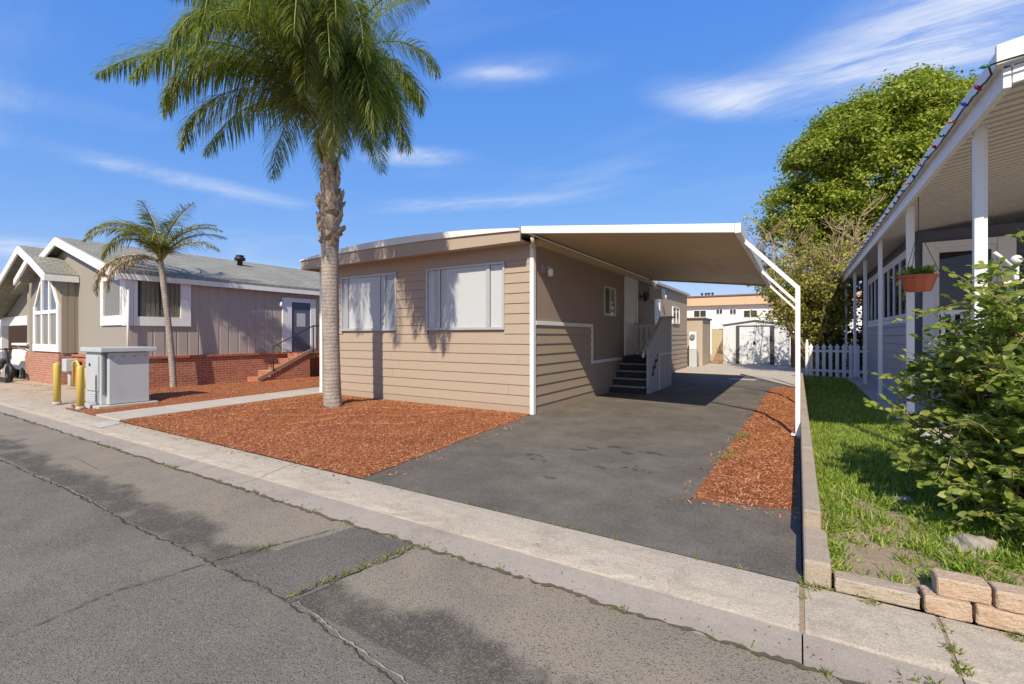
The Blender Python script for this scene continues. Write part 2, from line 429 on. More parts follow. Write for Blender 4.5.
M['shed'] = paint('white_shed_metal', (.66, .67, .68), .05, 1, .45, .03, 40, (.45, .4, .34), .35)
M['shed_d'] = paint('dark_shed_track', (.07, .07, .075), .05, 2, .5)
M['roofbrown'] = paint('brown_roof_cap', (.16, .1, .075), .1, 2, .7)
M['terra_band'] = paint('orange_tan_fascia', (.55, .36, .22), .08, .3, .8, .05, 30, (.42, .2, .09), .5)
M['tanfence'] = paint('tan_fence_panel', (.5, .4, .24), .08, 1.5, .8)
t = NT('mulch_bed')
c = t.mix(t.noise(34, 5, .7), (.34, .11, .05), (.55, .2, .085))
c = t.mix(t.rng(t.noise(1.4, 5), .45, .75, 0, .45), c, (.22, .08, .04))
M['mulch'] = t.fin(c, .95, t.bump(t.noise(60, 6, .75), 1., .04), 0, .15)

# ------------------------------------------------------------------ setting
b = B(); b.sheet([(-260, -260), (260, -260), (260, 260), (-260, 260)], -.12)
structure('ground', b, M['dirt'])
ROADZ = -.07
def grid(poly, z, step, fn=None):
    return None
b = B(); b.box(-120, 60, -14, 2.68, -.11, ROADZ)
structure('road', b, M['road'])
# patches and cracks lie on the road
K = 1.045
def ribbon(pts, w, z, jit=1.0, sub=.03):
    b = B(); P = []
    for i in range(len(pts) - 1):
        a, c = Vector((*pts[i], 0)), Vector((*pts[i + 1], 0)); n = max(2, int((c - a).length / sub))
        for k in range(n): P.append(a.lerp(c, k / n))
    P.append(Vector((*pts[-1], 0)))
    off = 0
    L = []; Rr = []
    for i, p in enumerate(P):
        d = (P[min(i + 1, len(P) - 1)] - P[max(i - 1, 0)]).normalized(); nn = Vector((-d.y, d.x, 0))
        off = off * .72 + random.uniform(-1, 1) * w * jit
        ww = w * random.choice((.15, .5, .8, 1.1, 1.5))
        L.append(p + nn * (off + ww / 2)); Rr.append(p + nn * (off - ww / 2))
    for i in range(len(P) - 1):
        b.add([(*L[i].xy, z), (*L[i + 1].xy, z), (*Rr[i + 1].xy, z), (*Rr[i].xy, z)], [(0, 1, 2, 3)])
    return b
def jag(poly, sub=.12, amp=.025):
    out = []
    for i in range(len(poly)):
        a, c = Vector(poly[i]), Vector(poly[(i + 1) % len(poly)]); n = max(1, int((c - a).length / sub))
        d = (c - a).normalized(); nn = Vector((-d.y, d.x))
        for k in range(n):
            p = a.lerp(c, k / n)
            if k: p += nn * random.uniform(-amp, amp)
            out.append(tuple(p))
    return out
b = B(); b.sheet(jag([(-3.45, 1.70), (-2.62, 1.68), (-2.56, 2.66), (-3.2, 2.66)]), ROADZ + .004)
structure('road_patch', b, M['road_new'])
for pts, w in (([(-16, 1.62), (-8.8, 1.64), (-6.4, 1.7), (-4.7, 1.67), (-3.55, 1.69), (-2.7, 1.69), (-2.05, 1.62), (-1.5, 1.55), (-.6, 1.52)], .02),
               ([(-3.58, 1.69), (-3.29, 2.52)], .013), ([(-2.68, 1.69), (-2.5, 2.48), (-2.52, 2.66)], .014),
               ([(-3.6, .7), (-3.68, 1.2), (-3.6, 1.46), (-3.56, 1.69)], .011), ([(-8.3, 2.2), (-7.2, 2.15), (-6.9, 2.66)], .008), ([(-1.5, 1.55), (-1.1, .9)], .009)):
    structure('road_crack', ribbon(pts, w * .62, ROADZ + .009), M['tar'])
structure('gutter_seam', ribbon([(-20, 2.672), (-6, 2.668), (4, 2.672)], .03, ROADZ + .0095, .5), M['seam'])
for pts in ([(-2.62, 1.70), (-2.05, 1.635), (-1.5, 1.565), (-.6, 1.535)], [(-7.4, 1.685), (-6.4, 1.715), (-5.4, 1.70)]):
    structure('joint_edge', ribbon(pts, .0075, ROADZ + .0125, 1.), M['pan'])
# rolled kerb: one panel per pour, with joints between them
prof_pan = [(2.68, ROADZ), (2.98, ROADZ + .004), (2.98, -.13), (2.68, -.13)]
prof_kerb = [(2.98, ROADZ + .006), (3.0, ROADZ + .014), (3.06, ROADZ + .03), (3.12, -.032), (3.22, -.014), (3.34, -.003), (3.42, 0), (3.42, -.13), (2.98, -.13)]
joints = [-40, -30, -22, -17, -13.4, -9.8, -5.2, .02, .66, 2.9, 8, 20]
for i in range(len(joints) - 1):
    b = B(); b.prism(prof_pan, 'x', joints[i] + .004, joints[i + 1] - .004); structure('gutter', b, M['pan'])
    g = .014 if i in (6, 7) else .004
    b = B(); xa, xb = joints[i] + g, joints[i + 1] - g; nx = max(2, int(min(xb - xa, 12) / .12)); vs = []; fs = []; k8 = len(prof_kerb)
    for j in range(nx + 1):
        for q, (py_, pz_) in enumerate(prof_kerb):
            jy = random.uniform(-.02, .02) if q in (1, 2) else (random.uniform(-.008, .004) if q == 5 else 0)
            vs.append((xa + (xb - xa) * j / nx, py_ + jy, pz_ + (random.uniform(-.003, .003) if q in (1, 2, 3, 4) else 0)))
    for j in range(nx):
        for q in range(k8): fs.append((j * k8 + q, j * k8 + (q + 1) % k8, (j + 1) * k8 + (q + 1) % k8, (j + 1) * k8 + q))
    fs += [list(range(k8)), [nx * k8 + q for q in range(k8)]]
    b.add(vs, fs, False); structure('kerb', b, M['curb'])
    b = B(); b.prism([(2.985, -.125), (3.42, -.125), (3.42, -.004), (3.22, -.018), (3.12, -.038), (3.0, -.062), (2.985, -.066)], 'x', joints[i + 1] - .02, joints[i + 1] + .02); structure('kerb_joint', b, M['soil'])

DRIVE = [(-4.02, 3.42), (.02, 3.42), (.02, 15.6), (-1.95, 20.4), (-4.45, 20.5), (-4.45, 7.7)]
DRV = jag(DRIVE, .3, .0)
b = B(); b.sheet(DRIVE, .004); structure('driveway', b, M['drive'])
b = B(); b.sheet([(-4.45, 3.43), (-4.02, 3.43), (-4.45, 7.7)], 0); 
for x, y, a, w in ((-2.95, 5.28, .13, .05), (-2.77, 5.1, .12, .045), (-2.5, 5.85, .09, .03), (-2.4, 6.05, .08, .03), (-1.66, 6.2, .17, .05), (-1.92, 6.0, .1, .04), (-1.6, 5.35, .14, .05), (-2.2, 6.25, .07, .03), (-1.95, 5.2, .1, .035), (-2.35, 4.55, .06, .03)):
    bb = B()
    for q in range(random.randint(5, 9)):
        ox, oy, rr = random.gauss(0, a * .55), random.gauss(0, w * .7), random.uniform(.012, .05)
        bb.sheet([(x + ox + rr * math.cos(k / 9 * 6.283) * random.uniform(.6, 1.3), y + oy + rr * math.sin(k / 9 * 6.283) * random.uniform(.5, 1.2)) for k in range(9)], .007 + .0006 * q)
    structure('oil_stain', bb, M['stain'])
bb = B(); bb.sheet([(-2.15, 18.2), (-1.3, 18.1), (-1.2, 18.6), (-2.1, 18.7)], .008); structure('driveway_patch', bb, M['path'])
b = B(); b.prism([(-7, 20.5), (-4.45, 20.5), (-1.95, 20.4), (.02, 15.6), (.02, 16.3), (1.2, 27), (1.2, 31), (-7, 31)], 'z', -.05, .07)
structure('concrete_pad', b, M['walk'])

def bed(poly, zf, n=26):
    """mounded bed as one fine sheet clipped to the polygon"""
    xs = [p[0] for p in poly]; ys = [p[1] for p in poly]
    import bmesh
    bm = bmesh.new(); vs = [bm.verts.new((p[0], p[1], 0)) for p in poly]; bm.faces.new(vs)
    for ax, lo, hi in ((0, min(xs), max(xs)), (1, min(ys), max(ys))):
        k = max(3, int((hi - lo) / .16))
        for i in range(1, k):
            co = [0, 0, 0]; co[ax] = lo + (hi - lo) * i / k; no = [0, 0, 0]; no[ax] = 1
            bmesh.ops.bisect_plane(bm, geom=bm.verts[:] + bm.edges[:] + bm.faces[:], plane_co=co, plane_no=no)
    bb = B(); bm.verts.index_update()
    bb.add([(v.co.x, v.co.y, zf(v.co.x, v.co.y)) for v in bm.verts], [[v.index for v in f.verts] for f in bm.faces], True)
    bm.free(); return bb
def edge_d(x, y, poly):
    best = 9
    for i in range(len(poly)):
        a, c = Vector(poly[i]), Vector(poly[(i + 1) % len(poly)]); d = c - a; p = Vector((x, y))
        tt = max(0, min(1, (p - a).dot(d) / d.length_squared)); best = min(best, (p - a - d * tt).length)
    return best
def hump(poly, h, w=.9, wob=.02):
    def f(x, y):
        d = min(1, edge_d(x, y, poly) / w); s = d * d * (3 - 2 * d)
        return .006 + h * s + wob * s * (math.sin(x * 3.1 + y * 1.7) + math.sin(x * 7.3 - y * 5.1) * .6)
    return f
def chips(poly, zf, n, smin=.03, smax=.075):
    p = sample(poly, n); z = np.array([zf(x, y) for x, y in p]) + RNG.uniform(.0, .012, n)
    nrm = np.stack([RNG.normal(0, .42, n), RNG.normal(0, .42, n), np.ones(n)], 1)
    Mx = frames(nrm, RNG.uniform(0, 6.28, n))
    tv = [(-.5, -.11, 0), (.5, -.07, .02), (.48, .1, .02), (-.46, .12, .0), (0, -.12, .06), (0, .12, .06)]
    tf = [(0, 4, 5, 3), (4, 1, 2, 5)]
    return scatter(tv, tf, Mx, np.column_stack([p, z]), RNG.uniform(smin, smax, n))
BED1 = [(-10.5, 3.43), (-4.03, 3.43), (-4.45, 7.72), (-4.5, 7.98), (-10.98, 7.98)]
BED2 = [(-13.3, 3.43), (-11.62, 3.43), (-12.1, 8.2), (-12.9, 15), (-14.8, 15), (-15.7, 8.6), (-15.75, 5.2), (-13.6, 4.85), (-12.5, 4.75), (-12.5, 3.85)]
BED3 = [(-.86, 4.66), (-.02, 4.8), (0, 15.6), (-.25, 16.2), (-.66, 15.8)]
for poly, h, w, n, wob in ((BED1, .13, 1.3, 72000, .035), (BED2, .06, .5, 26000, .012), (BED3, .045, .25, 24000, .008)):
    zf = hump(poly, h, w, wob)
    structure('mulch_bed', bed(poly, zf), M['mulch'])
    v, f = chips(poly, zf, n, .012, .042)
    o = raw('mulch_chips', v, f, M['chips'], kind='stuff')
    o['label'] = 'loose red bark chips covering the beds'; o['category'] = 'mulch'
# strays on the kerb, walk and drive edges
st = []
for poly, n in (([(-10.5, 3.25), (-4.0, 3.25), (-4.0, 3.45), (-10.5, 3.45)], 160), ([(-4.1, 3.6), (-3.7, 3.6), (-4.1, 7.4), (-4.45, 7.4)], 180), ([(-11.6, 3.5), (-10.6, 3.5), (-11, 7.9), (-12, 7.9)], 60), ([(-1.1, 4.5), (.0, 4.55), (0, 4.8), (-.9, 4.7)], 90), ([(-1.0, 4.7), (-.86, 4.7), (-.66, 14), (-.85, 14)], 200)):
    st.append(chips(poly, lambda x, y: .006 if y > 3.43 else -.004, n, .02, .05))
v = np.vstack([s[0] for s in st]); o_ = np.cumsum([0] + [len(s[0]) for s in st[:-1]]); f = np.vstack([s[1] + k for s, k in zip(st, o_)])
o = raw('mulch_chips', v, f, M['chips'], kind='stuff'); o['label'] = 'stray red bark chips scattered past the bed edges'; o['category'] = 'mulch'
nn = 800
px_ = RNG.uniform(-14, 2.5, nn); py_ = np.where(RNG.random(nn) < .5, 2.70 + np.abs(RNG.normal(0, .1, nn)), RNG.uniform(2.75, 3.42, nn))
pz_ = np.interp(py_, [2.68, 2.98, 3.06, 3.12, 3.42], [ROADZ + .004, ROADZ + .009, ROADZ + .034, -.03, .002]) + .003
v, f = scatter([(-.5, -.3, 0), (.5, -.2, .1), (.4, .3, 0), (-.4, .35, .15)], [(0, 1, 2, 3)], frames(np.column_stack([RNG.normal(0, .3, nn), RNG.normal(0, .3, nn), np.ones(nn)]), RNG.uniform(0, 6.28, nn)), np.column_stack([px_, py_, pz_]), RNG.uniform(.004, .013, nn))
o = raw('gutter_grit', v, f, M['seam'], kind='stuff'); o['label'] = 'dark grit and leaf bits scattered along the gutter'; o['category'] = 'grit'
for i in range(4):
    y0 = 3.43 + i * 1.2 + .006; y1 = 3.43 + (i + 1) * 1.2 - .006
    xa = lambda y: -11.62 - .1 * (y - 3.43); xb = lambda y: -10.5 - .1 * (y - 3.43)
    b = B(); b.prism([(xa(y0), y0), (xb(y0), y0), (xb(y1), y1), (xa(y1), y1)], 'z', -.06, .03); structure('walkway', b, M['walk'], bevel=.008)
b = B(); b.prism([(-12.1, 8.25), (-11.0, 8.25), (-11.0, 16), (-13, 16)], 'z', -.06, .028); structure('walkway', b, M['walk'])
b = B(); b.sheet([(-60, 3.42), (-13.3, 3.42), (-13.3, 5.3), (-13.3, 30), (-60, 30)], .0); structure('dirt_yard', b, M['dirt'])
# neighbour's raised lawn
LAWN = [(.15, 3.53), (5.5, 3.55), (5.5, 5.6), (1.62, 5.6), (1.35, 7.1), (1.35, 18.9), (.15, 18.9)]
def lawnz(x, y): return .085 + .02 * math.sin(x * 2.3 + y * 1.1) + .06 * max(0, min(1, (y - 3.6)))
structure('lawn_soil', bed(LAWN, lawnz), M['soil'])
b = B(); b.prism([(3.43, -.1), (3.56, -.1), (3.56, .075), (3.5, .07), (3.43, .01)], 'x', 1.42, 5.5); structure('soil_bank', b, M['soil'])
for i, (y0, y1) in enumerate(((5.6, 7.6), (7.62, 10.2), (10.22, 13), (13.02, 16), (16.02, 19.3))):
    xl = 1.36 + (.26 if i == 0 else 0)
    b = B(); b.prism([(xl, y0), (2.3, y0), (2.3, y1), (1.36, y1)], 'z', 0, .17); structure('garden_path', b, M['path'], bevel=.01)
b = B(); b.box(2.3, 8, 5.62, 9.4, 0, .168); structure('garden_path', b, M['path'])

# ------------------------------------------------------------------ lap siding helper
def laps(b, a, c, z0, z1, pitch, out, holes=()):
    """horizontal lap boards on the vertical plane from a to c (xy); out = outward unit normal"""
    a = Vector(a); c = Vector(c); o = Vector(out)
    z = z0; L = (c - a).length; d = (c - a) / L
    while z < z1 - .02:
        zt = min(z + pitch, z1)
        spans = [(0., L)]
        for (s0, s1, h0, h1) in holes:
            if zt > h0 + .01 and z < h1 - .01:
                ns = []
                for p, q in spans:
                    if s1 <= p or s0 >= q: ns.append((p, q)); continue
                    if s0 > p: ns.append((p, s0))
                    if s1 < q: ns.append((s1, q))
                spans = ns
        cut = []
        off = random.uniform(.6, 3.4)
        for p, q in spans:
            k = p
            while off < q - .3:
                if off > k + .3: cut.append((k, off - .002)); k = off + .002
                off += 3.6
            cut.append((k, q)); off = q + random.uniform(.6, 3.)
        for p, q in cut:
            A = a + d * p; C = a + d * q; vs = []
            for pt in (A, C):
                for off, zz in ((0, z), (.026, z), (.026, z + .012), (.008, zt - .002), (0, zt - .002)):
                    vs.append((pt.x + o.x * off, pt.y + o.y * off, zz))
            b.add(vs, [(0, 1, 2, 3, 4)[::-1], (5, 6, 7, 8, 9)] + [(i, (i + 1) % 5, 5 + (i + 1) % 5, 5 + i) for i in range(5)])
        z = zt
    return b

# ------------------------------------------------------------------ main mobile home
XL, XR, YF, YB = -11.0, -4.45, 8.0, 22.9
home = thing('mobile_home', 'tan single storey mobile home with lap siding and two wide front windows', 'house', (-7.7, 8.0, 0))
b = B(); b.box(XL + .02, XR - .02, YF + .02, YB - .02, 0, 3.42); b.build('wall', M['tan_smooth'], home)
W1, W2 = (-10.13, -8.17, 1.71, 3.06), (-7.19, -5.11, 1.71, 3.06)
b = B(); laps(b, (XL, YF), (XR, YF), .16, 2.98, .205, (0, -1), [(W1[0] - XL, W1[1] - XL, W1[2], W1[3]), (W2[0] - XL, W2[1] - XL, W2[2], W2[3])])
b.box(XL, XR, YF - .012, YF + .02, 0, .158); b.build('siding', M['tan'], home)
b = B(); b.box(XL, XR, YF - .02, YF + .02, 3.064, 3.4); b.box(XL, W1[0] - .03, YF - .015, YF + .02, 2.98, 3.06); b.box(W1[1] + .03, W2[0] - .03, YF - .015, YF + .02, 2.98, 3.06); b.box(W2[1] + .03, XR, YF - .015, YF + .02, 2.98, 3.06)
b.build('frieze_board', M['tan_smooth'], home)
# right wall: laps below the white rail, brown grooved panel above
b = B(); laps(b, (XR, YF), (XR, 11.0), .16, 1.77, .205, (1, 0)); laps(b, (XR, 11.0), (XR, 13.5), .16, .86, .205, (1, 0)); laps(b, (XR, 13.5), (XR, 17.0), .16, .86, .205, (1, 0)); laps(b, (XR, 17.0), (XR, YB), .16, 1.75, .205, (1, 0))
b.box(XR - .02, XR + .012, YF, YB, 0, .158); b.build('siding', M['tan'], home)
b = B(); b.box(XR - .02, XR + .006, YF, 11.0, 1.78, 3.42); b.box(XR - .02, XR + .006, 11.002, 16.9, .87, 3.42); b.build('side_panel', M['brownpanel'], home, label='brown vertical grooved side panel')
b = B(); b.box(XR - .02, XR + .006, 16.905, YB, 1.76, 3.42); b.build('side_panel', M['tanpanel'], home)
b = B()
b.box(XR - .05, XR + .035, YF - .035, YF + .07, 0, 3.38); b.build('corner_trim', M['white'], home, bevel=.006)
b = B(); b.box(XL - .035, XL + .06, YF - .035, YF + .07, 0, 3.36); b.build('corner_trim', M['white'], home, bevel=.006)
b = B(); b.box(XR + .007, XR + .04, YF + .072, 11.06, 1.77, 1.85); b.box(XR + .007, XR + .04, 11.0, 11.08, .93, 1.768); b.box(XR + .007, XR + .04, 11.0, 13.52, .85, .928)
b.build('wall_trim', M['white'], home, bevel=.005)
# roof: shallow bowed white membrane, tan fascia
YE = 7.52
def bow(x): 
    u = (x + 7.7) / 3.5; return 3.55 + .2 * max(0, 1 - u * u)
xs = np.linspace(-11.2, -4.46, 23)
pol = [(x, bow(x)) for x in xs] + [(x, bow(x) * .38 + 3.5 * .62 + .004) for x in xs[::-1]]
b = B(); b.prism(pol, 'y', YE - .04, YB + .15); b.build('roof', M['alu_white'], home)
b = B(); b.prism([(x, bow(x) * .38 + 3.5 * .62) for x in xs] + [(-4.46, 3.34), (-11.2, 3.30)], 'y', YE, YE + .05); b.build('fascia', M['tan_smooth'], home, bevel=.006)
b = B(); b.box(-11.15, -4.47, YE + .052, YF - .022, 3.36, 3.385); b.box(-11.2, -11.15, YE + .052, YB + .1, 3.30, 3.5); b.build('soffit', M['tan_smooth'], home)
b = B(); b.box(XR - .1, XR + .14, 16.95, YB + .1, 3.425, 3.52); b.build('rear_fascia', M['alu'], home)
# front windows
def front_window(w, panes, lab):
    x0, x1, z0, z1 = w
    b = B(); y = YF - .045
    for a in ((x0 - .02, x1 + .02, z0 - .03, z0 + .025), (x0 - .02, x1 + .02, z1 - .03, z1 + .015), (x0 - .02, x0 + .03, z0 + .026, z1 - .031), (x1 - .03, x1 + .02, z0 + .026, z1 - .031)):
        b.box(a[0], a[1], y, YF + .018, a[2], a[3])
    for s in panes['mull']: b.box(s[0], s[1], y + .008, YF + .015, z0 + .026, z1 - .031)
    fr = b.build('window', M['alu'], home, label=lab, bevel=.004)
    b = B(); b.box(x0 + .03, x1 - .03, y + .018, y + .022, z0 + .026, z1 - .032); b.build('pane', M['glass'], fr)
    for (a, c, m, dy) in panes['back']:
        if m == 'blind':
            b = B(); n = max(1, int((c - a) / .09)); st = (c - a) / n
            for i in range(n):
                xx = a + i * st; b.add([(xx, YF + .004 + dy, z0 + .027), (xx + st * 1.05, YF + .014 + dy, z0 + .027), (xx + st * 1.05, YF + .014 + dy, z1 - .035), (xx, YF + .004 + dy, z1 - .035)], [(0, 1, 2, 3)])
            b.build('blind', M['shade'], fr, fix=False)
        else:
            b = B(); b.box(a, c, YF - .008 + dy, YF + .012 + dy, z0 + .027, z1 - .033); b.build({'shade': 'roller_shade', 'screen': 'insect_screen', 'curtain': 'curtain', 'interior': 'backing'}[m], M[m], fr)
front_window(W1, dict(mull=[(-9.93, -9.89), (-8.76, -8.70), (-8.56, -8.52)], back=[(-10.1, -9.93, 'screen', 0), (-9.88, -8.77, 'blind', 0), (-8.69, -8.57, 'shade', 0), (-8.51, -8.2, 'screen', 0)]), 'left front window with drawn vertical blinds')
front_window(W2, dict(mull=[(-6.86, -6.80), (-5.545, -5.46)], back=[(-7.16, -6.87, 'blind', 0), (-6.79, -5.55, 'shade', 0), (-5.45, -5.14, 'blind', 0)]), 'right front window filled by a plain white shade')
# side window, doors, lamps, vent
def side_window(y0, y1, z0, z1, m='interior', lab=None, fm='alu'):
    b = B(); x = XR + .008
    for a in ((y0, y1, z0, z0 + .05), (y0, y1, z1 - .05, z1), (y0, y0 + .05, z0 + .051, z1 - .051), (y1 - .05, y1, z0 + .051, z1 - .051), ((y0 + y1) / 2 - .02, (y0 + y1) / 2 + .02, z0 + .051, z1 - .051)):
        b.box(x, x + .05, a[0], a[1], a[2], a[3])
    fr = b.build('window', M[fm], home, label=lab, bevel=.004)
    b = B(); b.box(x, x + .012, y0 + .051, (y0 + y1) / 2 - .021, z0 + .051, z1 - .051); b.build('backing', M['interior'], fr)
    b = B(); b.box(x, x + .012, (y0 + y1) / 2 + .021, y1 - .051, z0 + .051, z1 - .051); b.build('blind', M['curtain'], fr)
    b = B(); b.box(x + .025, x + .029, y0 + .051, y1 - .051, z0 + .052, z1 - .052); b.build('pane', M['glass'], fr)
side_window(11.85, 12.75, 2.1, 2.9, lab='small sliding window beside the door')
side_window(19.85, 21.1, 2.06, 2.78, lab='rear window in the sunlit wall', fm='white')
def door(y0, y1, z0, z1, lab):
    x = XR + .008
    b = B(); b.box(x, x + .055, y0, y0 + .1, z0, z1); b.box(x, x + .055, y1 - .1, y1, z0, z1); b.box(x, x + .055, y0 + .101, y1 - .101, z1 - .1, z1)
    fr = b.build('door_frame', M['white'], home, bevel=.004)
    b = B(); b.box(x, x + .03, y0 + .102, y1 - .102, z0 + .01, z1 - .102); d = b.build('door', M['white'], home, label=lab)
    b = B(); w = y1 - y0
    for (p0, p1, q0, q1) in ((.2, .8, .1, .42), (.2, .8, .52, .93)):
        b.box(x + .031, x + .037, y0 + w * p0, y0 + w * p1, z0 + (z1 - z0) * q0, z0 + (z1 - z0) * q1)
    b.build('door_panel', M['whitetrim'], d, bevel=.004)
    b = B(); b.lathe((x + .06, y1 - .2, z0 + .98), [(.004, -.03), (.028, -.02), (.03, .0), (.028, .02), (.004, .03)], 10); b.build('handle', M['alu'], d)
door(13.6, 14.85, .96, 3.36, 'white side door at the top of the steps')
door(16.95, 17.75, .9, 2.95, 'narrow white rear door in the sun')
def wall_lamp(y, z, body, glass, lab):
    x = XR + .007
    b = B(); b.box(x, x + .025, y - .06, y + .06, z - .08, z + .08); b.tube([(x + .025, y, z), (x + .14, y, z + .04), (x + .17, y, z)], .015, 8)
    l = b.build('wall_lamp', M[body], home, label=lab)
    b = B(); b.lathe((x + .17, y, z - .2), [(.035, .04), (.055, .06), (.058, .16), (.045, .19), (.015, .2)], 12); b.build('lamp_shade', M[glass], l)
wall_lamp(8.42, 2.92, 'alu', 'whitetrim', 'white lamp near the front corner')
wall_lamp(15.3, 2.85, 'black', 'black', 'black lamp beside the door')
wall_lamp(17.95, 3.1, 'black', 'white', None)
b = B(); b.box(XR + .007, XR + .03, 15.65, 16.25, 2.83, 3.03)
for i in range(5): b.box(XR + .031, XR + .045, 15.67, 16.23, 2.85 + i * .035, 2.868 + i * .035)
b.build('vent', M['shed_d'], home)
b = B(); b.box(XR + .01, XR + .45, 16.35, 16.85, 2.85, 3.2); b.build('cooler_box', M['white'], home, bevel=.02)
# black marking on the left end of the siding
b = B(); b.bar((-10.86, YF - .034, 1.17), (-10.80, YF - .034, 1.29), .022, .012, (0, 1, 0)); b.box(-10.83, -10.76, YF - .04, YF - .028, 1.285, 1.325); b.build('house_number', M['black'], home)
# downspout elbow under the eave corner
b = B(); b.tube([(-4.25, 7.62, 3.4), (-4.3, 7.75, 3.32), (-4.36, 7.93, 3.28)], .04, 8); b.build('gutter_outlet', M['soffit'], home)

# ------------------------------------------------------------------ carport
cp = thing('carport', 'tan flat roofed carport with white edge trim and slim white posts over the driveway', 'carport', (-.4, 12, 0))
XA, XB, ZA, ZB, Y0, Y1 = -4.44, -.80, 3.60, 3.19, 7.56, 16.4
ns = 16; b = B()
for i in range(ns):
    xa = XA + (XB - XA) * i / ns; xb = XA + (XB - XA) * (i + 1) / ns
    za = ZA + (ZB - ZA) * i / ns; zb = ZA + (ZB - ZA) * (i + 1) / ns
    b.prism([(xa, za - .06), (xb, zb - .06), (xb, zb - .01), (xa, za - .01)], 'y', Y0 + .03, Y1)
b.prism([(XA, ZA - .012), (XB, ZB - .012), (XB, ZB), (XA, ZA)], 'y', Y0 + .03, Y1)
b.build('roof_deck', M['soffit'], cp)
b = B(); b.prism([(XA, ZA - .115), (XB, ZB - .115), (XB, ZB + .02), (XA, ZA + .02)], 'y', Y0 - .03, Y0 + .028); b.build('front_fascia', M['white'], cp, bevel=.008)
b = B(); b.prism([(XA, ZA - .1), (XB, ZB - .1), (XB, ZB + .02), (XA, ZA + .02)], 'y', Y1 + .002, Y1 + .05); b.build('rear_fascia', M['soffit'], cp)
b = B(); b.box(XB + .002, XB + .09, Y0 - .03, Y1 + .05, ZB - .13, ZB + .02); b.build('gutter', M['alu_white'], cp, bevel=.01)
b = B(); b.box(XR + .008, XR + .12, 8.08, 16.9, 3.34, 3.47); b.build('ledger', M['soffit'], cp)
for i, y in enumerate((8.27, 12.3, 16.0)):
    b = B(); b.box(-.036, .03, y - .033, y + .033, 0, 2.30); p = b.build('post', M['white'], cp, bevel=.005)
    b = B(); b.bar((-.003, y, 2.28), (-.74, y, 3.08), .062, .062, (0, 1, 0)); b.build('arm', M['white'], cp, bevel=.005)
    if i == 0:
        b = B(); b.box(-.09, .085, y - .08, y + .08, .045, .062); b.build('base_plate', M['whitetrim'], p)

# ------------------------------------------------------------------ entry steps
stp = thing('entry_steps', 'carpeted side steps with solid grey panel and white railing leading to the door', 'steps', (-3.9, 13.5, 0))
n = 5; rise = .19; run = .27; ys = 12.3
for i in range(n - 1):
    z = rise * (i + 1); y = ys + run * i
    b = B(); b.box(-4.40, -3.46, y, ys + run * (n - 1), z - rise + (.0 if i else 0), z - .03); s = b.build('step', M['carpet'], stp)
    b = B(); b.box(-4.41, -3.455, y - .03, y + run + .0 if i < n - 2 else ys + run * (n - 1), z - .028, z); b.build('nosing', M['nosing'], s, bevel=.006)
b = B(); b.box(-4.40, -3.46, ys + run * (n - 1), 15.0, 0, rise * n - .03); b.box(-4.4, -3.46, ys + run * 4 - .03, 15.0, rise * n - .028, rise * n); b.build('landing', M['carpet'], stp)
b = B(); b.prism([(ys + .12, 0), (15.08, 0), (15.08, 2.06), (13.95, 2.06), (ys + .12, 1.2)], 'x', -3.44, -3.39); b.build('side_panel', M['grey_ply'], stp, bevel=.004)
b = B(); b.bar((-3.415, ys + .08, 1.22), (-3.415, 13.93, 2.1), .09, .045); b.bar((-3.415, 13.93, 2.095), (-3.415, 15.1, 2.095), .11, .05); b.build('cap_rail', M['grey_ply'], stp)
b = B(); b.box(-3.6, -3.3, 14.75, 15.12, 2.121, 2.16); b.build('tray', M['roofbrown'], stp)
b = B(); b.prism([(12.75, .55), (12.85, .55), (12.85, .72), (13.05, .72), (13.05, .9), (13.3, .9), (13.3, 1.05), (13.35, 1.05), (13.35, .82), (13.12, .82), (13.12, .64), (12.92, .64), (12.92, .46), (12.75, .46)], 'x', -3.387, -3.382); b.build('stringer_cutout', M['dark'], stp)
b = B(); b.box(-3.387, -3.37, 13.5, 13.56, 0, 1.0); b.box(-3.387, -3.37, 13.56, 15.0, 1.0, 1.05); b.build('batten', M['whitetrim'], stp)
for z in (1.85, 1.05):
    b = B(); b.box(-4.4, -3.46, 15.0, 15.06, z, z + .06); b.build('rail', M['white'], stp)
for i in range(6):
    x = -4.36 + i * .17; b = B(); b.box(x, x + .05, 15.01, 15.05, 1.111, 1.849); b.build('baluster', M['white'], stp)
b = B(); b.bar((-3.52, 12.35, 1.0), (-3.52, 12.95, 1.42), .05, .07); b.build('handrail', M['white'], stp)

# ------------------------------------------------------------------ back yard things
um = thing('electric_meter', 'grey utility pedestal with round glass meter standing by the tan closet', 'utility meter', (-4.2, 23.6, .07))
b = B(); b.box(-4.47, -4.12, 23.5, 23.75, .07, .9); b.build('base_cabinet', M['pgrey'], um, bevel=.01)
b = B(); b.box(-4.46, -4.13, 23.48, 23.75, .905, 1.75); b.build('meter_box', M['white'], um, bevel=.015)
b = B(); b.tube([(-4.3, 23.48, 1.52), (-4.3, 23.38, 1.52)], .12, 16); b.build('dial', M['pgrey_d'], um)
b = B(); b.tube([(-4.07, 23.6, .07), (-4.07, 23.6, .7), (-4.1, 23.62, .8)], .025, 8); b.build('conduit', M['pgrey_d'], um)
cl = thing('storage_closet', 'tan windowless storage closet with brown capped roof behind the meter', 'shed', (-4.7, 25.5, .07))
b = B(); b.box(-6, -4.02, 24.5, 26.9, .07, 2.38); b.build('wall', M['tanpanel'], cl)
b = B(); b.box(-6.05, -3.94, 24.42, 26.98, 2.381, 2.47); b.build('roof', M['roofbrown'], cl, bevel=.01)
b = B(); 
tf_ = thing('fence_panel', 'low tan fence panel between the closet and the white shed', 'fence', (-3.7, 27.3, .07))
b = B()
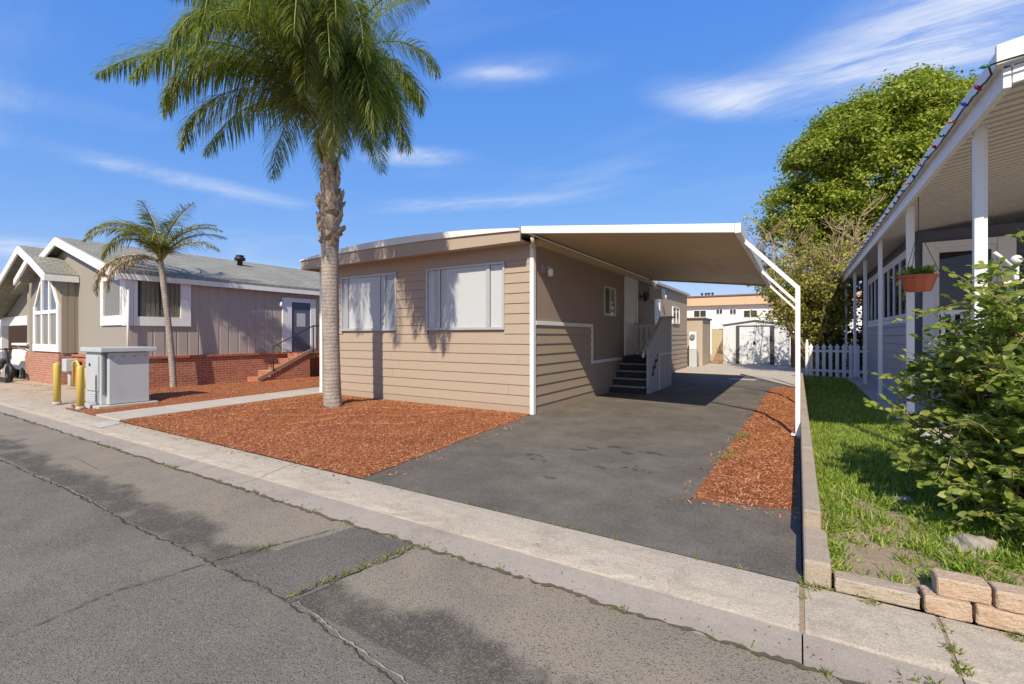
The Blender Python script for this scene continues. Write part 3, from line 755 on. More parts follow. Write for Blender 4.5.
for i in range(4): b.box(-4.0 + i * .16, -3.85 + i * .16, 27.2, 27.24, .07, 1.95)
b.build('board', M['tanfence'], tf_)
for z in (1.6, .4):
    b = B(); b.box(-4.0, -3.37, 27.245, 27.29, z, z + .1); b.build('rail', M['wood'], tf_)
b = B(); b.prism([(-3.95, .075), (-3.35, .075), (-3.4, 1.4)], 'y', 26.7, 26.74); tag(b.build('leaning_board', M['wood'], None, (-3.6, 26.7, .075)), 'brown board propped beside the white shed', 'board')
sh = thing('garden_shed', 'white metal garden shed with low gabled roof and double doors at the back', 'shed', (-1.9, 28, .07))
b = B(); b.prism([(-3.41, .07), (-.38, .07), (-.38, 2.14), (-1.9, 2.36), (-3.41, 2.14)], 'y', 27.04, 29.4); b.build('wall', M['shed'], sh)
b = B()
for s in (-1, 1): b.prism([(-1.9, 2.37), (-1.9 + s * 1.64, 2.135), (-1.9 + s * 1.64, 2.165), (-1.9, 2.41)], 'y', 26.92, 29.5)
b.build('roof', M['pgrey'], sh)
b = B(); b.box(-2.78, -2.62, 26.99, 27.038, .1, 2.1); b.box(-1.22, -1.02, 26.99, 27.038, .1, 2.1); b.box(-2.618, -1.222, 26.99, 27.038, 2.03, 2.1); b.build('door_track', M['shed_d'], sh)
for x0, x1 in ((-2.615, -1.925), (-1.915, -1.225)):
    b = B(); b.box(x0, x1, 27.0, 27.036, .1, 2.028)
    for k in range(3): b.box(x0 + .04, x1 - .04, 26.99, 26.999, .4 + k * .6, .42 + k * .6)
    d = b.build('door', M['shed'], sh)
b = B(); b.box(-1.98, -1.86, 26.96, 26.989, 1.12, 1.24); b.build('handle', M['black'], sh)
b = B(); b.box(-3.5, -.3, 26.7, 29.6, .07, .095); b.build('floor_base', M['walk'], sh)
ap = thing('apartment_building', 'long white two storey building with orange tan roof band behind the yard', 'building', (-5, 48, 0))
b = B(); b.box(-40, 12, 45, 58, -.1, 4.32); b.build('wall', M['whitewall'], ap)
b = B(); b.prism([(44.55, 4.28), (44.75, 5.05), (58.2, 5.05), (58.2, 4.28)], 'x', -40.4, 12.4); b.build('roof_band', M['terra_band'], ap)
b = B(); b.box(-40.5, 12.5, 44.65, 58.3, 5.06, 5.18); b.build('roof_cap', M['roofbrown'], ap)
for (x0, x1, z0, z1) in ((-8.1, -7.1, 3.3, 3.86), (-6.2, -5.75, 3.55, 3.92), (-5.1, -4.65, 3.5, 3.9), (-4.0, -3.0, 3.2, 3.75), (-1.8, -.9, 3.2, 3.75), (-11.5, -10.3, 3.3, 3.86), (-9.2, -8.6, 2.6, 3.1), (.5, 1.6, 3.2, 3.75)):
    b = B(); b.box(x0 - .06, x1 + .06, 44.95, 44.999, z0 - .06, z1 + .06); w = b.build('window', M['whitetrim'], ap)
    b = B(); xm = (x0 + x1) / 2; b.box(x0, xm - .03, 44.93, 44.948, z0, z1); b.box(xm + .03, x1, 44.93, 44.948, z0, z1); b.build('pane', M['interior'], w)
b = B()
for x in (-7.6, -7.25, -7.0, -6.7): b.lathe((x, 46, 5.18), [(.05, 0), (.05, .2), (.12, .22), (.12, .32), (.02, .38)], 8)
b.build('roof_vent', M['black'], ap)
wf = thing('wood_fence', 'brown board fence behind the yellow shrub', 'fence', (4, 25.5, 0))
b = B()
for i in range(56): b.box(-.3 + i * .2, -.11 + i * .2, 25.5, 25.53, 0, 1.7 + random.uniform(-.03, .03))
b.build('board', M['wood'], wf)
for z in (1.3, .3):
    b = B(); b.box(-.3, 10.9, 25.532, 25.58, z, z + .1); b.build('rail', M['wood'], wf)

# picket fence
pf = thing('picket_fence', 'short white picket fence closing the strip of lawn beside the porch', 'fence', (1, 19.05, .13))
for i in range(9):
    x = .33 + i * .185
    b = B(); b.prism([(x, .15), (x + .1, .15), (x + .1, 1.14), (x + .125, 1.17), (x + .05, 1.29), (x - .025, 1.17), (x, 1.14)], 'y', 19.0, 19.025); b.build('picket', M['white'], pf, bevel=.004)
for z in (1.0, .33):
    b = B(); b.box(.3, 1.98, 19.027, 19.065, z, z + .08); b.build('rail', M['white'], pf)
for x in (.22, 1.99):
    b = B(); b.box(x, x + .09, 19.0, 19.09, .1, 1.3); b.lathe((x + .045, 19.045, 1.3), [(.045, 0), (.06, .02), (.02, .05), (.045, .09), (.01, .13)], 8); b.build('post', M['white'], pf)

# low wall beside the driveway, retaining blocks, stones
lw = thing('low_wall', 'long low concrete wall between the driveway and the lawn', 'wall', (.09, 9, 0))
for i, (y0, y1) in enumerate(((3.44, 4.05), (4.06, 6.3), (6.31, 8.6), (8.61, 11.2), (11.21, 14.6), (14.61, 19.0))):
    h = .15 if i == 0 else .27
    b = B(); b.box(.03, .145 + (.03 if i == 0 else 0), y0, y1, -.02, h); b.build('wall_segment', M['wallc'], lw, bevel=.018)
def blk(x0, x1, y0, y1, z0, z1, lab, grp='retaining blocks along the kerb', m='block'):
    import bmesh
    b = B(); b.box(x0, x1, y0, y1, z0, z1); o = b.build('retaining_block', M[m], None, ((x0 + x1) / 2, (y0 + y1) / 2, z0))
    bm = bmesh.new(); bm.from_mesh(o.data); bmesh.ops.bevel(bm, geom=bm.edges[:], offset=.007, segments=1, affect='EDGES')
    bmesh.ops.subdivide_edges(bm, edges=[e_ for e_ in bm.edges if e_.calc_length() > .05], cuts=9, use_grid_fill=True)
    for v in bm.verts:
        k = math.sin(v.co.x * 31 + x0 * 90) * math.cos(v.co.y * 37) * math.sin(v.co.z * 43 + x0 * 50)
        v.co += Vector((k, k * .8, k * .5)) * .005 + Vector((random.uniform(-1, 1), random.uniform(-1, 1), random.uniform(-1, 1))) * .0016
    bm.to_mesh(o.data); bm.free()
    o.rotation_euler = (R(random.uniform(-1.5, 1.5)), R(random.uniform(-1, 1)), R(random.uniform(-2, 2)))
    return tag(o, lab, 'block', grp)
blk(.19, .585, 3.425, 3.55, 0, .085, 'long pale edging block next to the low wall end', m='wallc')
blk(.605, .80, 3.425, 3.56, 0, .102, 'lower tan block beneath the left raised block')
blk(.815, 1.06, 3.43, 3.56, 0, .1, 'lower tan block beneath the seam of the raised blocks')
blk(1.075, 1.4, 3.43, 3.56, 0, .1, 'lower tan block at the right edge with weeds before it')
blk(.66, .88, 3.45, 3.58, .104, .205, 'raised tan block with an exposed left end, first of the upper row')
blk(.893, 1.25, 3.445, 3.575, .103, .2, 'raised tan block, second of the upper row, under the bush')
def rock(loc, r, lab, sq=(1, 1, .6), m='stone'):
    import bmesh
    bm = bmesh.new(); bmesh.ops.create_icosphere(bm, subdivisions=3, radius=1)
    sd = random.uniform(0, 9)
    for v in bm.verts:
        k = 1 + .22 * math.sin(v.co.x * 3 + sd) * math.cos(v.co.y * 2.5 + sd) + .12 * math.sin(v.co.z * 5 + v.co.x * 4 + sd)
        v.co = Vector((v.co.x * sq[0], v.co.y * sq[1], max(-.3, v.co.z) * sq[2])) * r * k
    me = bpy.data.meshes.new('stone'); bm.to_mesh(me); bm.free(); me.materials.append(M[m])
    o = bpy.data.objects.new('stone', me); COL.objects.link(o); o.location = loc
    return tag(o, lab, 'stone')
rock((1.0, 4.25, .15), .115, 'pale flat stone in the grass behind the raised blocks', (1.1, .8, .7))
rock((.73, 5.0, .16), .07, 'small mottled grey stone half hidden in grass', (1.2, .8, .8))
rock((-13.35, 3.52, .02), .09, 'white stone between the two yellow bollards', (1, .8, .8))

# ------------------------------------------------------------------ neighbour house on the right
nb = thing('porch_house', 'blue grey house with a long white roofed porch on slim posts', 'house', (3, 12, 0))
XP_ = 1.5
SL = .165
def pz(x): return 3.62 + SL * (x - 1.4)
b = B(); b.box(2.02, 9, 12.32, 21.5, 0, 3.66); b.build('wall', M['nb_dark'], nb)
b = B(); laps(b, (2.0, 12.3), (2.0, 21.5), .17, 1.9, .2, (-1, 0)); laps(b, (9, 12.3), (2.0, 12.3), .17, 1.1, .2, (0, -1)); b.build('siding', M['nb_siding'], nb)
# porch ceiling: corrugated metal with ridges along X
b = B(); pitch = .095; y = 5.35; prof = []
while y < 21.6:
    for dy, dz in ((0, 0), (.006, .1), (.06, .1), (.066, 0)): prof.append((y + dy, dz))
    y += .17
vs = []; fs = []
xe = [1.46, 9.2]
for x in xe:
    for (yy, dz) in prof: vs.append((x, yy, pz(x) + dz - .05))
k = len(prof)
for i in range(k - 1): fs.append((i, i + 1, k + i + 1, k + i))
b.add(vs, fs); b.build('porch_ceiling', M['ceil'], nb)
b = B(); b.prism([(1.38, pz(1.38) + .06), (9.3, pz(9.3) + .06), (9.3, pz(9.3) + .1), (1.38, pz(1.38) + .1)], 'y', 5.2, 21.8); b.build('roof', M['alu_white'], nb)
b = B(); b.box(1.39, 1.44, 5.2, 21.6, 3.52, 3.7); b.box(1.34, 1.388, 5.17, 21.6, 3.685, 3.81); b.build('side_fascia', M['white'], nb, bevel=.005)
b = B(); b.prism([(1.445, 3.55), (9.3, 3.55 + SL * 7.86), (9.3, 3.7 + SL * 7.86), (1.445, 3.7)], 'y', 5.2, 5.25)
b.prism([(1.335, 3.69), (9.3, 3.69 + SL * 7.96), (9.3, 3.85 + SL * 7.96), (1.335, 3.85)], 'y', 5.13, 5.168); b.build('front_fascia', M['white'], nb, bevel=.006)
for i, y in enumerate((6.26, 9.57, 12.6, 15.2, 17.8, 20.9)):
    b = B(); b.box(1.465, 1.535, y - .036, y + .036, .3, pz(1.5) - .03); p = b.build('porch_post', M['white'], nb, bevel=.006)
    if i < 2:
        b = B(); b.box(1.537, 1.565, y - .015, y + .015, .3, pz(1.5) - .03); b.build('post_strip', M['white'], p)
    b = B(); b.box(1.42, 1.59, y - .085, y + .085, .165, .299); b.build('footing', M['path'], p, bevel=.01)
for x in (4.9, 8.9):
    b = B(); b.box(x - .04, x + .04, 5.32, 5.4, .0, pz(x) - .06); b.build('porch_post', M['white'], nb, bevel=.006)
# porch wall openings: screened windows along the side
for i in range(8):
    y0 = 12.75 + i * .8
    b = B(); x = 1.955
    for a in ((y0, y0 + .78, 1.95, 2.03), (y0, y0 + .78, 3.22, 3.3), (y0, y0 + .06, 2.031, 3.219), (y0 + .72, y0 + .78, 2.031, 3.219)):
        b.box(x, 2.018, a[0], a[1], a[2], a[3])
    w = b.build('window', M['whitetrim'], nb)
    b = B(); b.box(x + .02, x + .024, y0 + .061, y0 + .719, 2.032, 3.218); b.build('pane', M['glass_dark'], w)
b = B(); b.box(1.97, 2.018, 12.35, 19.3, 1.84, 1.945); b.box(1.97, 2.018, 12.35, 19.3, 3.305, 3.4); b.build('window_band', M['whitetrim'], nb)
# front wall door and window
b = B()
for a in ((2.13, 2.30, 1.1, 3.42), (3.2, 3.45, 1.1, 3.42), (2.301, 3.199, 3.30, 3.42)): b.box(a[0], a[1], 12.23, 12.3, a[2], a[3])
b.build('door_frame', M['white'], nb, bevel=.006)
b = B(); b.box(2.302, 2.38, 12.25, 12.3, 1.1, 3.298); b.box(3.12, 3.198, 12.25, 12.3, 1.1, 3.298); b.box(2.381, 3.119, 12.25, 12.3, 3.2, 3.298); b.box(2.381, 3.119, 12.25, 12.3, 1.1, 1.35)
d = b.build('door', M['whitetrim'], nb)
b = B(); b.box(2.381, 3.119, 12.275, 12.279, 1.351, 3.199); b.build('pane', M['glass_dark'], d)
b = B(); b.box(3.6, 5.2, 12.24, 12.3, 3.3, 3.42); b.box(3.6, 3.7, 12.24, 12.3, 1.9, 3.299); b.box(5.1, 5.2, 12.24, 12.3, 1.9, 3.299); b.box(3.6, 5.2, 12.24, 12.3, 1.8, 1.899); w = b.build('window', M['white'], nb)
b = B(); b.box(3.7, 5.1, 12.27, 12.275, 1.9, 3.299); b.build('pane', M['glass_dark'], w)
b = B(); b.box(2.1, 6, 10.8, 12.22, .17, 1.1); b.build('deck', M['nb_siding'], nb)
b = B(); b.box(2.12, 4.2, 10.86, 10.92, 1.93, 2.0); b.box(2.12, 4.2, 10.86, 10.92, 1.16, 1.22); rl = b.build('railing', M['white'], nb)
b = B()
for i in range(17): b.box(2.14 + i * .125, 2.19 + i * .125, 10.87, 10.91, 1.221, 1.929)
b.build('baluster', M['white'], rl)
hr = thing('stair_rail', 'white metal rail with ball finial and draped chain beside the front porch post', 'railing', (1.8, 6.35, .17))
b = B(); b.tube([(1.93, 6.4, .17), (1.93, 6.4, 2.2)], .028, 10); b.tube([(1.86, 6.6, .17), (1.86, 6.6, 2.28)], .02, 10); b.build('post', M['white'], hr)
b = B(); b.lathe((1.86, 6.6, 2.27), [(.02, 0), (.045, .02), (.05, .05), (.03, .08), (.005, .09)], 12); b.build('finial', M['white'], hr)
b = B(); b.tube([(1.62, 6.28, 2.36), (1.68, 6.3, 2.3), (1.76, 6.4, 2.24), (1.86, 6.6, 2.2)], .016, 8); b.build('chain', M['white'], hr)
b = B(); b.tube([(1.62, 6.28, 2.05), (1.93, 6.4, 2.1)], .016, 8); b.tube([(1.62, 6.28, 1.9), (1.93, 6.4, 1.95)], .016, 8); b.tube([(1.62, 6.28, 1.0), (1.93, 6.4, 1.05)], .016, 8); b.build('rail', M['white'], hr)
# string lights along the porch edge
sl = thing('string_lights', 'string of coloured bulbs on a dark wire along the porch roof edge', 'string lights', (1.36, 10, 3.6))
pts = []; bulbs = []
cols = dict(bulb_green=(.02, .17, .11), bulb_red=(.26, .02, .025), bulb_blue=(.02, .03, .3), bulb_orange=(.55, .2, .04))
for k, c in cols.items():
    t = NT(k); M[k] = t.fin(t.mix(t.noise(8), mul(c, .85), mul(c, 1.1)), .15, None, 0, .6)
y = 5.2
while y < 20.5:
    pts.append((1.325, y, 3.685 - .025 * abs(math.sin(y * 2.1)) + random.uniform(-.012, .012))); y += .12
pts = [(2.6, 5.1, 3.9), (1.9, 5.1, 3.79), (1.5, 5.1, 3.715), (1.36, 5.1, 3.70), (1.29, 5.13, 3.70)] + pts
b = B(); b.tube(pts, .008, 6); b.build('wire', M['black'], sl)
ck = ['bulb_green', 'bulb_red', 'bulb_blue', 'bulb_orange', 'bulb_green', 'bulb_red']
yy = 5.45
prf = [(.008, -.018), (.009, 0), (.015, .012), (.017, .026), (.013, .042), (.003, .058)]
b = B(); b.lathe((0, 0, 0), prf, 10)
b.v = [(-v[2] * .9 + 1.29, v[1] + 5.13, v[0] + 3.70) for v in b.v]; b.build('bulb', M['bulb_green'], sl)
for i in range(40):
    dz = random.uniform(-.5, .5); b = B(); b.lathe((0, 0, 0), prf, 10)
    Mx = Matrix.Rotation(R(random.uniform(-70, 70)), 3, 'X') @ Matrix.Rotation(R(random.uniform(-70, -20)), 3, 'Y')
    zc = 3.69 - .03 * abs(math.sin(yy * 2.1)) + random.uniform(-.02, .015)
    b.v = [tuple(Mx @ Vector(v) + Vector((1.315, yy, zc))) for v in b.v]; b.build('bulb', M[ck[(i + 1) % 6]], sl)
    yy += .37
# hanging planter
hp = thing('hanging_planter', 'terracotta bowl planter with small greenery hung from the porch beam', 'planter', (1.5, 8.9, 2.24))
b = B(); b.lathe((1.5, 8.9, 2.2), [(.13, 0), (.15, .01), (.21, .2), (.235, .205), (.235, .235), (.215, .235), (.205, .215), (.02, .21)], 10, False); b.build('pot', M['terracotta'], hp, bevel=.004)
b = B()
for a in (0, 2.1, 4.2): b.tube([(1.5 + .24 * math.cos(a), 8.9 + .24 * math.sin(a), 2.45), (1.5, 8.9, 3.1)], .004, 5)
b.tube([(1.5, 8.9, 3.1), (1.5, 8.9, 3.62)], .005, 5); b.build('hanger', M['black'], hp)
n = 300; pos = np.column_stack([1.5 + RNG.uniform(-.15, .15, n), 8.9 + RNG.uniform(-.15, .15, n), 2.42 + RNG.uniform(0, .1, n)])
v, f = scatter(LEAF_V, LEAF_T, frames(unit(n) + np.array([0, 0, .6]), RNG.uniform(0, 6.28, n)), pos, RNG.uniform(.05, .1, n)); raw('plant', v, f, M['rose'], hp)

# ------------------------------------------------------------------ left house
lh = thing('gabled_house', 'taupe house with grey shingle gables, white trim and red brick base', 'house', (-18, 5.4, 0))
SLP = .29; XK = -20.7; ZK = 4.72
def rz(x): return ZK - SLP * abs(x - XK)
b = B(); b.prism([(-25.3, .0), (-15.92, .0), (-15.92, rz(-15.92) - .12), (XK, ZK - .12), (-25.3, rz(-25.3) - .12)], 'y', 5.42, 26); b.build('wall', M['taupe_front'], lh)
b = B(); b.box(-15.918, -15.9, 5.44, 11.28, .96, rz(-15.9) - .1); b.build('side_panel', M['taupe'], lh, label='taupe grooved side wall')
b = B(); b.box(-15.918, -15.9, 11.285, 26, .96, rz(-15.9) - .1); b.build('side_panel', M['tanfence'], lh, label='cream wall past the door')
def slab(b, xa, xb, zf, y0, y1, th=.09, off=0):
    b.prism([(xa, zf(xa) + off), (xb, zf(xb) + off), (xb, zf(xb) + th + off), (xa, zf(xa) + th + off)], 'y', y0, y1)
b = B(); slab(b, XK + .001, -15.68, rz, 5.12, 26.4); slab(b, -25.9, XK - .001, rz, 5.12, 26.4); b.build('roof', M['shingle'], lh)
b = B(); b.prism([(XK, ZK - .2), (-15.68, rz(-15.68) - .2), (-15.68, rz(-15.68) + .06), (XK, ZK + .06), (-22.6, rz(-22.6) + .06), (-22.6, rz(-22.6) - .2)], 'y', 5.06, 5.118); b.build('barge_board', M['white'], lh, bevel=.005)
b = B(); b.box(-15.74, -15.68, 5.12, 26.4, rz(-15.68) - .15, rz(-15.68) - .002); b.build('eave_fascia', M['white'], lh)
b = B(); b.box(-15.9, -15.745, 5.12, 26.4, rz(-15.68) - .1, rz(-15.68) - .08); b.build('soffit', M['taupe_front'], lh)
# second gable over the open carport
XK2, ZK2 = -23.4, 4.66
def rz2(x): return ZK2 - .4 * abs(x - XK2)
b = B(); slab(b, XK2 + .001, -21.5, rz2, 4.82, 20, .09); slab(b, -29.4, XK2 - .001, rz2, 4.82, 20, .09); b.build('roof', M['shingle'], lh)
b = B(); b.prism([(XK2, ZK2 - .2), (-21.5, rz2(-21.5) - .2), (-21.5, rz2(-21.5) + .06), (XK2, ZK2 + .06), (-29.4, rz2(-29.4) + .06), (-29.4, rz2(-29.4) - .2)], 'y', 4.76, 4.818); b.build('barge_board', M['white'], lh, bevel=.005)
b = B(); b.prism([(XK2, ZK2 - .1), (-29.0, rz2(-29.0) - .1), (-29.0, 2.35), (-22.8, 2.35), (-22.8, rz2(-22.8) - .1)], 'y', 5.55, 5.7); b.build('gable_wall', M['taupe_front'], lh)
b = B(); b.box(-30, -22.9, 5.5, 5.72, 1.98, 2.348); b.build('header_beam', M['white'], lh, bevel=.006)
b = B(); b.box(-29.7, -29.3, 5.5, 5.7, 0, 1.978); b.build('carport_post', M['white'], lh)
b = B(); b.box(-30.5, -23.0, 9.5, 9.6, 0, 3); b.box(-30.6, -30.5, 5.8, 9.6, 0, 3); b.build('carport_backwall', M['roofbrown'], lh)
b = B()
for x in (-28.6, -27.6, -26.6): b.box(x, x + .08, 9.2, 9.48, 0, 2.3)
for z in (.5, 1.1, 1.7): b.box(-28.6, -25.6, 9.1, 9.48, z, z + .04)
b.build('shelf', M['wood'], lh)
# bay
XK3, ZK3 = -21.3, 4.1
def rz3(x): return ZK3 - .43 * abs(x - XK3)
b = B(); b.prism([(-23.2, 1.0), (-19.82, 1.0), (-19.82, rz3(-19.82) - .05), (XK3, ZK3 - .05), (-22.78, rz3(-22.78) - .05), (-23.2, rz3(-22.78) - .05)], 'y', 5.02, 5.42); b.build('bay_wall', M['taupe_board'], lh)
b = B(); slab(b, XK3 + .001, -19.72, rz3, 4.62, 8, .08); slab(b, -22.85, XK3 - .001, rz3, 4.62, 8, .08); b.build('bay_roof', M['shingle'], lh)
b = B(); b.prism([(XK3, ZK3 - .16), (-19.72, rz3(-19.72) - .16), (-19.72, rz3(-19.72) + .05), (XK3, ZK3 + .06), (-22.85, rz3(-22.85) + .05), (-22.85, rz3(-22.85) - .16)], 'y', 4.56, 4.618)
b.box(-19.718, -19.67, 4.58, 5.4, rz3(-19.72) - .16, rz3(-19.72) + .03); b.build('barge_board', M['white'], lh, bevel=.005)
# arched bay window
b = B()
b.box(-22.55, -19.9, 4.96, 5.018, 1.04, 1.28); b.box(-22.5, -22.3, 4.96, 5.018, 1.281, 2.55); b.box(-20.12, -19.92, 4.96, 5.018, 1.281, 2.55); b.box(-22.299, -20.121, 4.96, 5.018, 2.28, 2.4)
for x in (-21.62, -20.86): b.box(x - .06, x + .06, 4.965, 5.015, 1.281, 2.279)
for x in (-21.62, -20.86): b.box(x - .06, x + .06, 4.965, 5.015, 2.401, 3.55)
b.bar((-22.42, 4.99, 2.5), (-21.75, 4.99, 3.35), .1, .05, (0, 1, 0)); b.bar((-20.02, 4.99, 2.5), (-20.7, 4.99, 3.35), .1, .05, (0, 1, 0))
w = b.build('bay_window', M['white'], lh)
b = B(); b.add([(-22.3, 5.0, 1.28), (-20.12, 5.0, 1.28), (-20.05, 5.0, 2.5), (-20.75, 5.0, 3.4), (-21.7, 5.0, 3.4), (-22.4, 5.0, 2.5)], [tuple(range(6))]); b.build('pane', M['glass'], w)
b = B(); b.box(-22.3, -20.12, 5.003, 5.017, 1.282, 2.279); b.build('curtain', M['curtain'], w)
b = B(); b.add([(-22.4, 5.012, 2.3), (-20.05, 5.012, 2.3), (-20.05, 5.012, 2.5), (-20.75, 5.012, 3.5), (-21.7, 5.012, 3.5), (-22.4, 5.012, 2.5)], [tuple(range(6))]); b.build('backing', M['nb_dark'], w)
# brick
b = B(); b.box(-19.8, -15.8, 5.3, 5.41, 0, .9); b.box(-15.899, -15.8, 5.411, 22, 0, .9); b.box(-19.8, -15.75, 5.25, 5.412, .901, .965); b.box(-15.9, -15.75, 5.413, 22, .901, .965); b.build('brick_skirt', M['brick'], lh)
b = B(); b.box(-23.3, -19.85, 4.95, 5.3, 0, .99); b.build('brick_skirt', M['brick_pale'], lh, label='paler weathered brick under the bay')
# corner windows
b = B(); y = 5.36
for a in ((-17.8, -16.08, 1.86, 2.14), (-17.8, -16.08, 3.17, 3.3), (-17.8, -17.62, 2.141, 3.169), (-16.36, -16.08, 2.141, 3.169)): b.box(a[0], a[1], y, 5.419, a[2], a[3])
w = b.build('window', M['white'], lh, bevel=.005)
b = B(); b.box(-17.62, -16.36, 5.405, 5.418, 2.141, 3.169); b.build('curtain', M['curtain'], w)
b = B(); b.box(-17.62, -16.36, 5.385, 5.389, 2.141, 3.169); b.build('pane', M['glass'], w)
b = B()
for a in ((5.5, 6.95, 1.84, 2.1), (5.5, 6.95, 3.12, 3.17), (5.5, 5.6, 2.101, 3.119), (6.67, 6.95, 2.101, 3.119)): b.box(-15.898, -15.84, a[0], a[1], a[2], a[3])
w = b.build('window', M['white'], lh, bevel=.005)
b = B(); b.box(-15.86, -15.85, 5.62, 5.66, 2.11, 3.11); b.box(-15.86, -15.85, 6.12, 6.16, 2.11, 3.11); b.build('window_bar', M['black'], w)
b = B(); b.box(-15.897, -15.89, 5.6, 6.67, 2.101, 3.119); b.build('curtain', M['curtain'], w)
b = B(); b.box(-15.872, -15.868, 5.6, 6.67, 2.101, 3.119); b.build('pane', M['glass'], w)
b = B(); b.box(-16.07, -15.83, 5.31, 5.49, 1.84, 3.16); b.build('corner_post', M['white'], lh, bevel=.005)
b = B(); b.tube([(-15.79, 5.36, .97), (-15.79, 5.36, 2.92)], .035, 8); b.build('downspout', M['whitetrim'], lh)
# side door
b = B()
for a in ((9.93, 10.28, .97, 2.95), (11.06, 11.28, .97, 2.95), (10.281, 11.059, 2.8, 2.95)): b.box(-15.899, -15.85, a[0], a[1], a[2], a[3])
b.build('door_frame', M['white'], lh)
b = B(); b.box(-15.897, -15.88, 10.282, 11.058, .97, 2.798); d = b.build('door', M['nb_dark'], lh)
b = B(); b.box(-15.879, -15.873, 10.5, 10.85, 1.9, 2.4); b.build('pane', M['pgrey'], d)
for yy in (9.85,):
    b = B(); b.lathe((-15.82, yy, 2.6), [(.02, 0), (.05, .03), (.05, .15), (.01, .2)], 8); b.box(-15.9, -15.85, yy - .04, yy + .04, 2.62, 2.74); b.build('wall_lamp', M['whitetrim'], lh)
b = B(); b.lathe((-19.4, 10.3, rz(-19.4) - .02), [(.1, 0), (.1, .3), (.2, .31), (.2, .42), (.12, .46), (.16, .47), (.14, .52), (.02, .54)], 12); b.build('roof_vent', M['black'], lh)
b = B(); b.lathe((-17.0, 12.6, rz(-17.0)), [(.06, 0), (.06, .28), (.14, .29), (.14, .38), (.02, .42)], 10); b.build('roof_vent', M['black'], lh)
# brick steps with rail beside the side door
bs = thing('brick_steps', 'brick side steps with black metal handrail against the brick base', 'steps', (-15.3, 10, 0))
b = B()
for i in range(5): b.box(-15.74, -14.95, 8.6 + i * .36, 10.4 if i < 4 else 11.9, .19 * i, .19 * (i + 1))
b.build('step', M['brick'], bs)
b = B(); b.bar((-14.93, 8.5, .12), (-14.93, 10.4, 1.02), .05, .12); b.build('stringer', M['wood'], bs)
b = B(); b.tube([(-14.9, 9.0, 1.2), (-14.9, 10.5, 1.92), (-14.9, 11.9, 1.92)], .022, 8); b.tube([(-14.9, 10.5, .0), (-14.9, 10.5, 1.92)], .025, 8); b.tube([(-14.9, 9.0, .4), (-14.9, 9.0, 1.2)], .02, 8); b.tube([(-14.9, 11.85, .95), (-14.9, 11.85, 1.92)], .02, 8)
for k in range(8): b.tube([(-14.9, 10.65 + k * .15, 1.05), (-14.9, 10.65 + k * .15, 1.9)], .009, 6)
b.tube([(-14.9, 10.5, 1.05), (-14.9, 11.85, 1.05)], .014, 6)
b.build('handrail', M['black'], bs)
# utility cabinet
tc = thing('utility_cabinet', 'large pale grey utility cabinet on a pad behind the yellow bollards', 'utility box', (-13.1, 4.25, 0))
b = B(); b.box(-13.75, -12.5, 3.74, 4.82, -.02, .06); b.build('pad', M['path'], tc, bevel=.01)
b = B(); b.box(-13.62, -12.78, 3.86, 4.7, .06, 1.2); b.build('cabinet', M['pgrey'], tc, bevel=.012)
b = B(); b.box(-13.72, -12.52, 3.78, 4.8, 1.201, 1.3); b.build('lid', M['pgrey'], tc, bevel=.015)
b = B(); b.box(-13.56, -12.86, 3.83, 3.858, .35, 1.12); fd = b.build('door', M['pgrey'], tc, bevel=.008)
b = B(); b.box(-13.56, -12.86, 3.835, 3.858, .1, .33)
for k in range(4): b.box(-13.5, -12.95, 3.825, 3.834, .14 + k * .045, .155 + k * .045)
b.build('louvre', M['pgrey'], tc)
b = B(); b.tube([(-13.3, 3.829, .92), (-13.3, 3.815, .92)], .035, 10); b.build('lock', M['black'], tc)
b = B(); b.box(-12.778, -12.62, 3.95, 4.68, .07, 1.19); b.build('side_door', M['pgrey'], tc, bevel=.01)
b = B(); b.box(-12.778, -12.72, 3.87, 3.90, .3, 1.19); b.build('hinge_gap', M['pgrey_d'], tc)
b = B()
for k in range(4): b.tube([(-12.62, 4.0 + k * .2, 1.1), (-12.605, 4.0 + k * .2, 1.1)], .014, 8)
b.build('bolt', M['pgrey_d'], tc)

def bollard(x, y, h, lab):
    r = thing('bollard', lab, 'bollard', (x, y, 0), 'yellow bollards by the utility cabinet')
    b = B(); b.lathe((x, y, -.02), [(.064, 0), (.064, h - .03), (.058, h), (.04, h + .015), (.005, h + .02)], 18); b.build('pipe', M['yellow'], r)
    b = B(); b.lathe((x, y, 0), [(.085, 0), (.08, .05), (.073, .07)], 18); b.build('collar', M['path'], r)
bollard(-12.86, 3.55, .93, 'right of the two yellow pipe bollards, close to the cabinet door')
bollard(-14.2, 3.52, .95, 'left of the two yellow pipe bollards, clear of the cabinet')
gm = thing('gas_meter', 'grey gas meter with yellow pipework against the brick base', 'gas meter', (-18.4, 5.05, 0))
b = B(); b.tube([(-18.9, 5.05, 0), (-18.9, 5.05, .75), (-18.6, 5.05, .8), (-18.3, 5.05, .55), (-18.1, 5.05, .3)], .035, 8); b.tube([(-17.9, 5.05, 0), (-17.9, 5.05, .6), (-18.2, 5.05, .35)], .03, 8); b.build('pipe', M['yellow'], gm)
b = B(); b.box(-19.35, -19.0, 4.9, 5.2, .45, .85); b.lathe((-19.17, 5.05, 0), [(.06, 0), (.06, .45)], 8); b.build('meter', M['pgrey'], gm, bevel=.03)
# kerb meter lid
b = B(); b.box(-10.75, -10.1, 2.99, 3.2, -.045, -.018); 
lid = B(); lid.prism([(3.08, -.03), (3.36, .004), (3.36, .012), (3.08, -.022)], 'x', -10.7, -10.2); tag(lid.build('meter_lid', M['path'], None, (-10.45, 3.2, -.01), bevel=.004), 'rectangular concrete meter lid set into the kerb near the walkway', 'cover')
